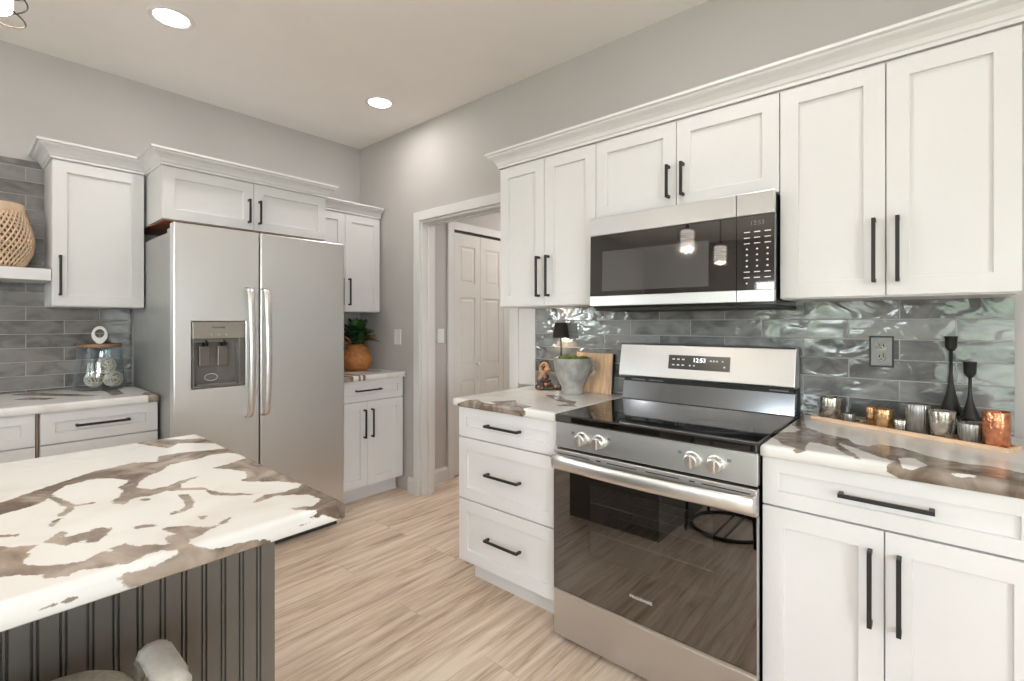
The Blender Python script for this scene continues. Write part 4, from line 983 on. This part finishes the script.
def candlestick(label, px, y, ztop, turn):
    r = ray(px); k = (y-CAM.y)/r[1]; x = CAM.x+r[0]*k; h = ztop-CZ
    t = thing('candlestick', label, 'candlestick', (x,y,CZ))
    MB().lathe([(.004,h-.052),(.010,h-.046),(.0155,h-.036),(.0165,h-.004),(.018,h-.002),(.018,h),(.013,h),(.012,h-.03)], (x,y,CZ), 24).build('cup', 'black', t, smooth=True)
    mb = MB(); mb.lathe([(.0045,h-.048),(.0045,h*.62),(.0075,h*.50),(.014,h*.40),(.024,h*.29),(.034,.060),(.0315,.060),(.021,h*.29),(.011,h*.40)], (x,y,CZ), 24)
    mb.build('stem', 'black', t, smooth=True)
    for j in range(3):
        a = turn+j*2*PI/3; P = [(.029,.072),(.038,.055),(.046,.038),(.052,.020),(.055,.005)]
        MB().tube([(x+q*math.cos(a), y+q*math.sin(a), CZ+z) for q, z in P], .0055, 8, r2=.0045).build('foot', 'black', t, smooth=True)
    return t
candlestick('taller black flared candlestick behind the tray', 951, -.068, 1.240, 2.6)
candlestick('shorter black flared candlestick behind the tray', 970, -.130, 1.160, 1.9)

# ------------------------------------------------------------------ jar, vase, plant, sink
jx, jy = .155, -1.735
t = thing('glass_jar', 'tapered clear glass canister with wooden lid and white ring handle', 'jar', (jx,jy,CZ))
MB().lathe([(.100,0),(.112,.004),(.117,.018),(.108,.10),(.094,.235),(.096,.24),(.092,.24),(.090,.235),(.104,.10),(.113,.018),(.10,.007)], (jx,jy,CZ), 48).build('glass_body', 'jar', t, smooth=True)
MB().lathe([(.086,.236),(.0885,.2405),(.097,.2408),(.097,.252),(.094,.254)], (jx,jy,CZ), 40).build('lid', 'lid', t, label='brown wooden lid')
mb = MB(); n = 28; zc = CZ+.254+.048
ou, inn = [], []
for k in range(n):
    a = 2*PI*k/n; wz = -math.sin(a) if math.sin(a) < 0 else 0
    ou.append((.046*math.cos(a)*(1-.42*wz**2), .052*math.sin(a))); inn.append((.027*math.cos(a), .024*math.sin(a)+.010))
ax_, ay_ = SN*0+.75, .66      # ring plane faces the room
def RP(u, v, d): u *= .76; return (jx+u*.15+d*.989, jy+u*.989-d*.15, zc+v)
for d in (-.007,.007):
    for k in range(n):
        k2 = (k+1)%n; mb.quad(RP(*ou[k],d),RP(*ou[k2],d),RP(*inn[k2],d),RP(*inn[k],d))
for k in range(n):
    k2 = (k+1)%n; mb.quad(RP(*ou[k],-.007),RP(*ou[k2],-.007),RP(*ou[k2],.007),RP(*ou[k],.007)); mb.quad(RP(*inn[k],-.007),RP(*inn[k2],-.007),RP(*inn[k2],.007),RP(*inn[k],.007))
bmesh.ops.remove_doubles(mb.bm, verts=mb.bm.verts, dist=1e-6); mb.build('ring_handle', 'plastic', t, bevel=.002)
def twine(label, x, y, z, r, seed):
    t = thing('twine_ball', label, 'decorative ball', (x,y,z-r), 0, 'twine balls inside the glass jar')
    MB().ball((x,y,z), r*.90, 3).build('core', 'ballcore', t, smooth=True)
    mb = MB(); rg_ = random.Random(seed)
    for k in range(22):
        ax = Vector((rg_.gauss(0,1),rg_.gauss(0,1),rg_.gauss(0,1))).normalized(); u = ax.orthogonal().normalized(); v = ax.cross(u); h_ = rg_.uniform(-.55,.55)
        q = math.sqrt(1-h_*h_)*r*.96
        mb.tube([Vector((x,y,z))+ax*h_*r*.96+u*q*math.cos(a)+v*q*math.sin(a) for a in np.linspace(0,2*PI,24,endpoint=False)], r*.055, 5, closed=True)
    mb.build('wrapped_twine', 'ropeball', t, smooth=True)
twine('upper white twine ball inside the glass jar', jx+.035, jy+.022, CZ+.131, .046, 1)
twine('lower white twine ball inside the glass jar', jx+.028, jy+.055, CZ+.054, .045, 2)
twine('white twine ball at the back of the glass jar bottom', jx-.045, jy-.018, CZ+.053, .044, 3)
# rattan vase
vx, vy, vz = .165, -2.130, 1.5585
t = thing('rattan_vase', 'round woven natural rattan vase on the floating shelf', 'vase', (vx,vy,vz))
VP = [(.085,.0),(.105,.03),(.124,.08),(.131,.135),(.125,.19),(.108,.245),(.097,.285)]
def vr(z):
    for (r0,z0),(r1,z1) in zip(VP, VP[1:]):
        if z0 <= z <= z1: u = (z-z0)/(z1-z0); u = u*u*(3-2*u)*.4+u*.6; return r0+(r1-r0)*u
    return VP[-1][0]
mb = MB()
for s in (-1,1):
    for k in range(38):
        mb.tube([(vx+(vr(z)+s*.0012)*math.cos(2*PI*k/38+s*z*4.2), vy+(vr(z)+s*.0012)*math.sin(2*PI*k/38+s*z*4.2), vz+z) for z in np.linspace(.004,.283,15)], .0047, 5)
for z in (.03,.075,.12,.165,.21,.25): mb.tube([(vx+vr(z)*math.cos(a), vy+vr(z)*math.sin(a), vz+z) for a in np.linspace(0,2*PI,36,endpoint=False)], .0025, 5, closed=True)
mb.build('weave', 'rattan', t, smooth=True)
MB().lathe([(.099,.272),(.100,.30),(.097,.325),(.092,.325),(.094,.272)], (vx,vy,vz), 40, cap=False).build('collar', 'rattan', t, smooth=True)
MB().lathe([(.0,.0),(.088,.0),(.090,.008),(.0,.008)], (vx,vy,vz), 30, cap=False).build('base', 'rattan', t, smooth=True)
MB().lathe([(r-.022, z) for r, z in VP], (vx,vy,vz+.009), 30, cap=False).build('inner_liner', 'rattan_in', t, smooth=True)
# plant in seagrass basket
bx_, by_ = .235, -.172
t = thing('plant_basket', 'orange seagrass belly basket with a dark leafy plant', 'plant', (bx_,by_,CZ))
MB().lathe([(.080,0),(.098,.012),(.112,.050),(.118,.098),(.115,.110),(.092,.148),(.081,.180),(.080,.205),(.073,.205),(.075,.18)], (bx_,by_,CZ), 40, 40, .012).build('basket', 'basket', t, smooth=True)
for s in (1,-1):
    MB().tube([(bx_+.01, by_+s*.080, CZ+.185),(bx_+.01, by_+s*.092, CZ+.225),(bx_+.015, by_+s*.115, CZ+.255),(bx_+.03, by_+s*.145, CZ+.270)] if s > 0 else [(bx_-.04, by_-.078, CZ+.20),(bx_-.03,by_-.11,CZ+.255),(bx_+.01,by_-.12,CZ+.27),(bx_+.04,by_-.10,CZ+.25),(bx_+.05,by_-.066,CZ+.20)], .007, 7).build('handle', 'basket', t, smooth=True)
def leaf(mb, base, d, L, W, droop=.3):
    d = Vector(d).normalized(); sd = d.cross(Vector((0,0,1))); sd = sd.normalized() if sd.length > .1 else Vector((1,0,0)); P = []
    up = sd.cross(d)
    for k in range(7):
        u = k/6; c = Vector(base)+d*L*u-Vector((0,0,1))*droop*L*u*u; w_ = W*math.sin(PI*min(1,u*.92+.06))**.8
        P.append((c-sd*w_+up*w_*.3, c, c+sd*w_+up*w_*.3))
    V = [[mb.bm.verts.new(q) for q in row] for row in P]
    for A, B in zip(V, V[1:]):
        for j in (0,1): mb.bm.faces.new([A[j],A[j+1],B[j+1],B[j]])
rr = random.Random(8); m1, m2, m3 = MB(), MB(), MB()
for k in range(150):
    a, e = rr.uniform(0,2*PI), rr.uniform(.25,1.35)
    st = (bx_+.045*math.cos(a)*rr.random(), by_+.045*math.sin(a)*rr.random(), CZ+.17+rr.uniform(0,.16))
    L = rr.uniform(.10,.18); d = (math.cos(a)*math.cos(e), math.sin(a)*math.cos(e), math.sin(e))
    if st[1]+d[1]*L > -.03: d = (d[0], -abs(d[1])*.2, d[2])
    tipz = st[2]+d[2]*L
    if tipz > 1.362: L *= max(.25, (1.362-st[2])/(tipz-st[2]))
    leaf(m2 if k%5 == 0 else m1, st, d, L, rr.uniform(.022,.036))
for k in range(6): a = k*1.05; m3.tube([(bx_,by_,CZ+.14),(bx_+.03*math.cos(a),by_+.03*math.sin(a),CZ+.29)], .003, 5)
for m_, nm, ma in ((m1,'leaves','leaf'),(m2,'pale_leaves','leaf2')):
    m_.build(nm, ma, t, smooth=True)
m3.build('stems', 'leaf', t)
# sink
t = thing('kitchen_sink', 'stainless steel sink at the far left of the counter', 'sink', (.33,-2.54,CZ))
mb = MB(); sx0, sx1, sy0, sy1, z0, z1 = .13,.53,-2.87,-2.21,.72,.9155
mb.box(sx0-.03,sx0,sy0-.03,sy1+.03,.9146,.920); mb.box(sx1,sx1+.03,sy0-.03,sy1+.03,.9146,.920); mb.box(sx0,sx1,sy0-.03,sy0,.9146,.920); mb.box(sx0,sx1,sy1,sy1+.03,.9146,.920)
mb.build('rim', 'chrome', t, bevel=.002)
mb = MB(); w_ = .002
mb.box(sx0,sx1,sy0,sy1,z0,z0+w_); mb.box(sx0,sx0+w_,sy0,sy1,z0+w_,z1); mb.box(sx1-w_,sx1,sy0,sy1,z0+w_,z1); mb.box(sx0+w_,sx1-w_,sy0,sy0+w_,z0+w_,z1); mb.box(sx0+w_,sx1-w_,sy1-w_,sy1,z0+w_,z1)
mb.build('bowl', 'steel_side', t)
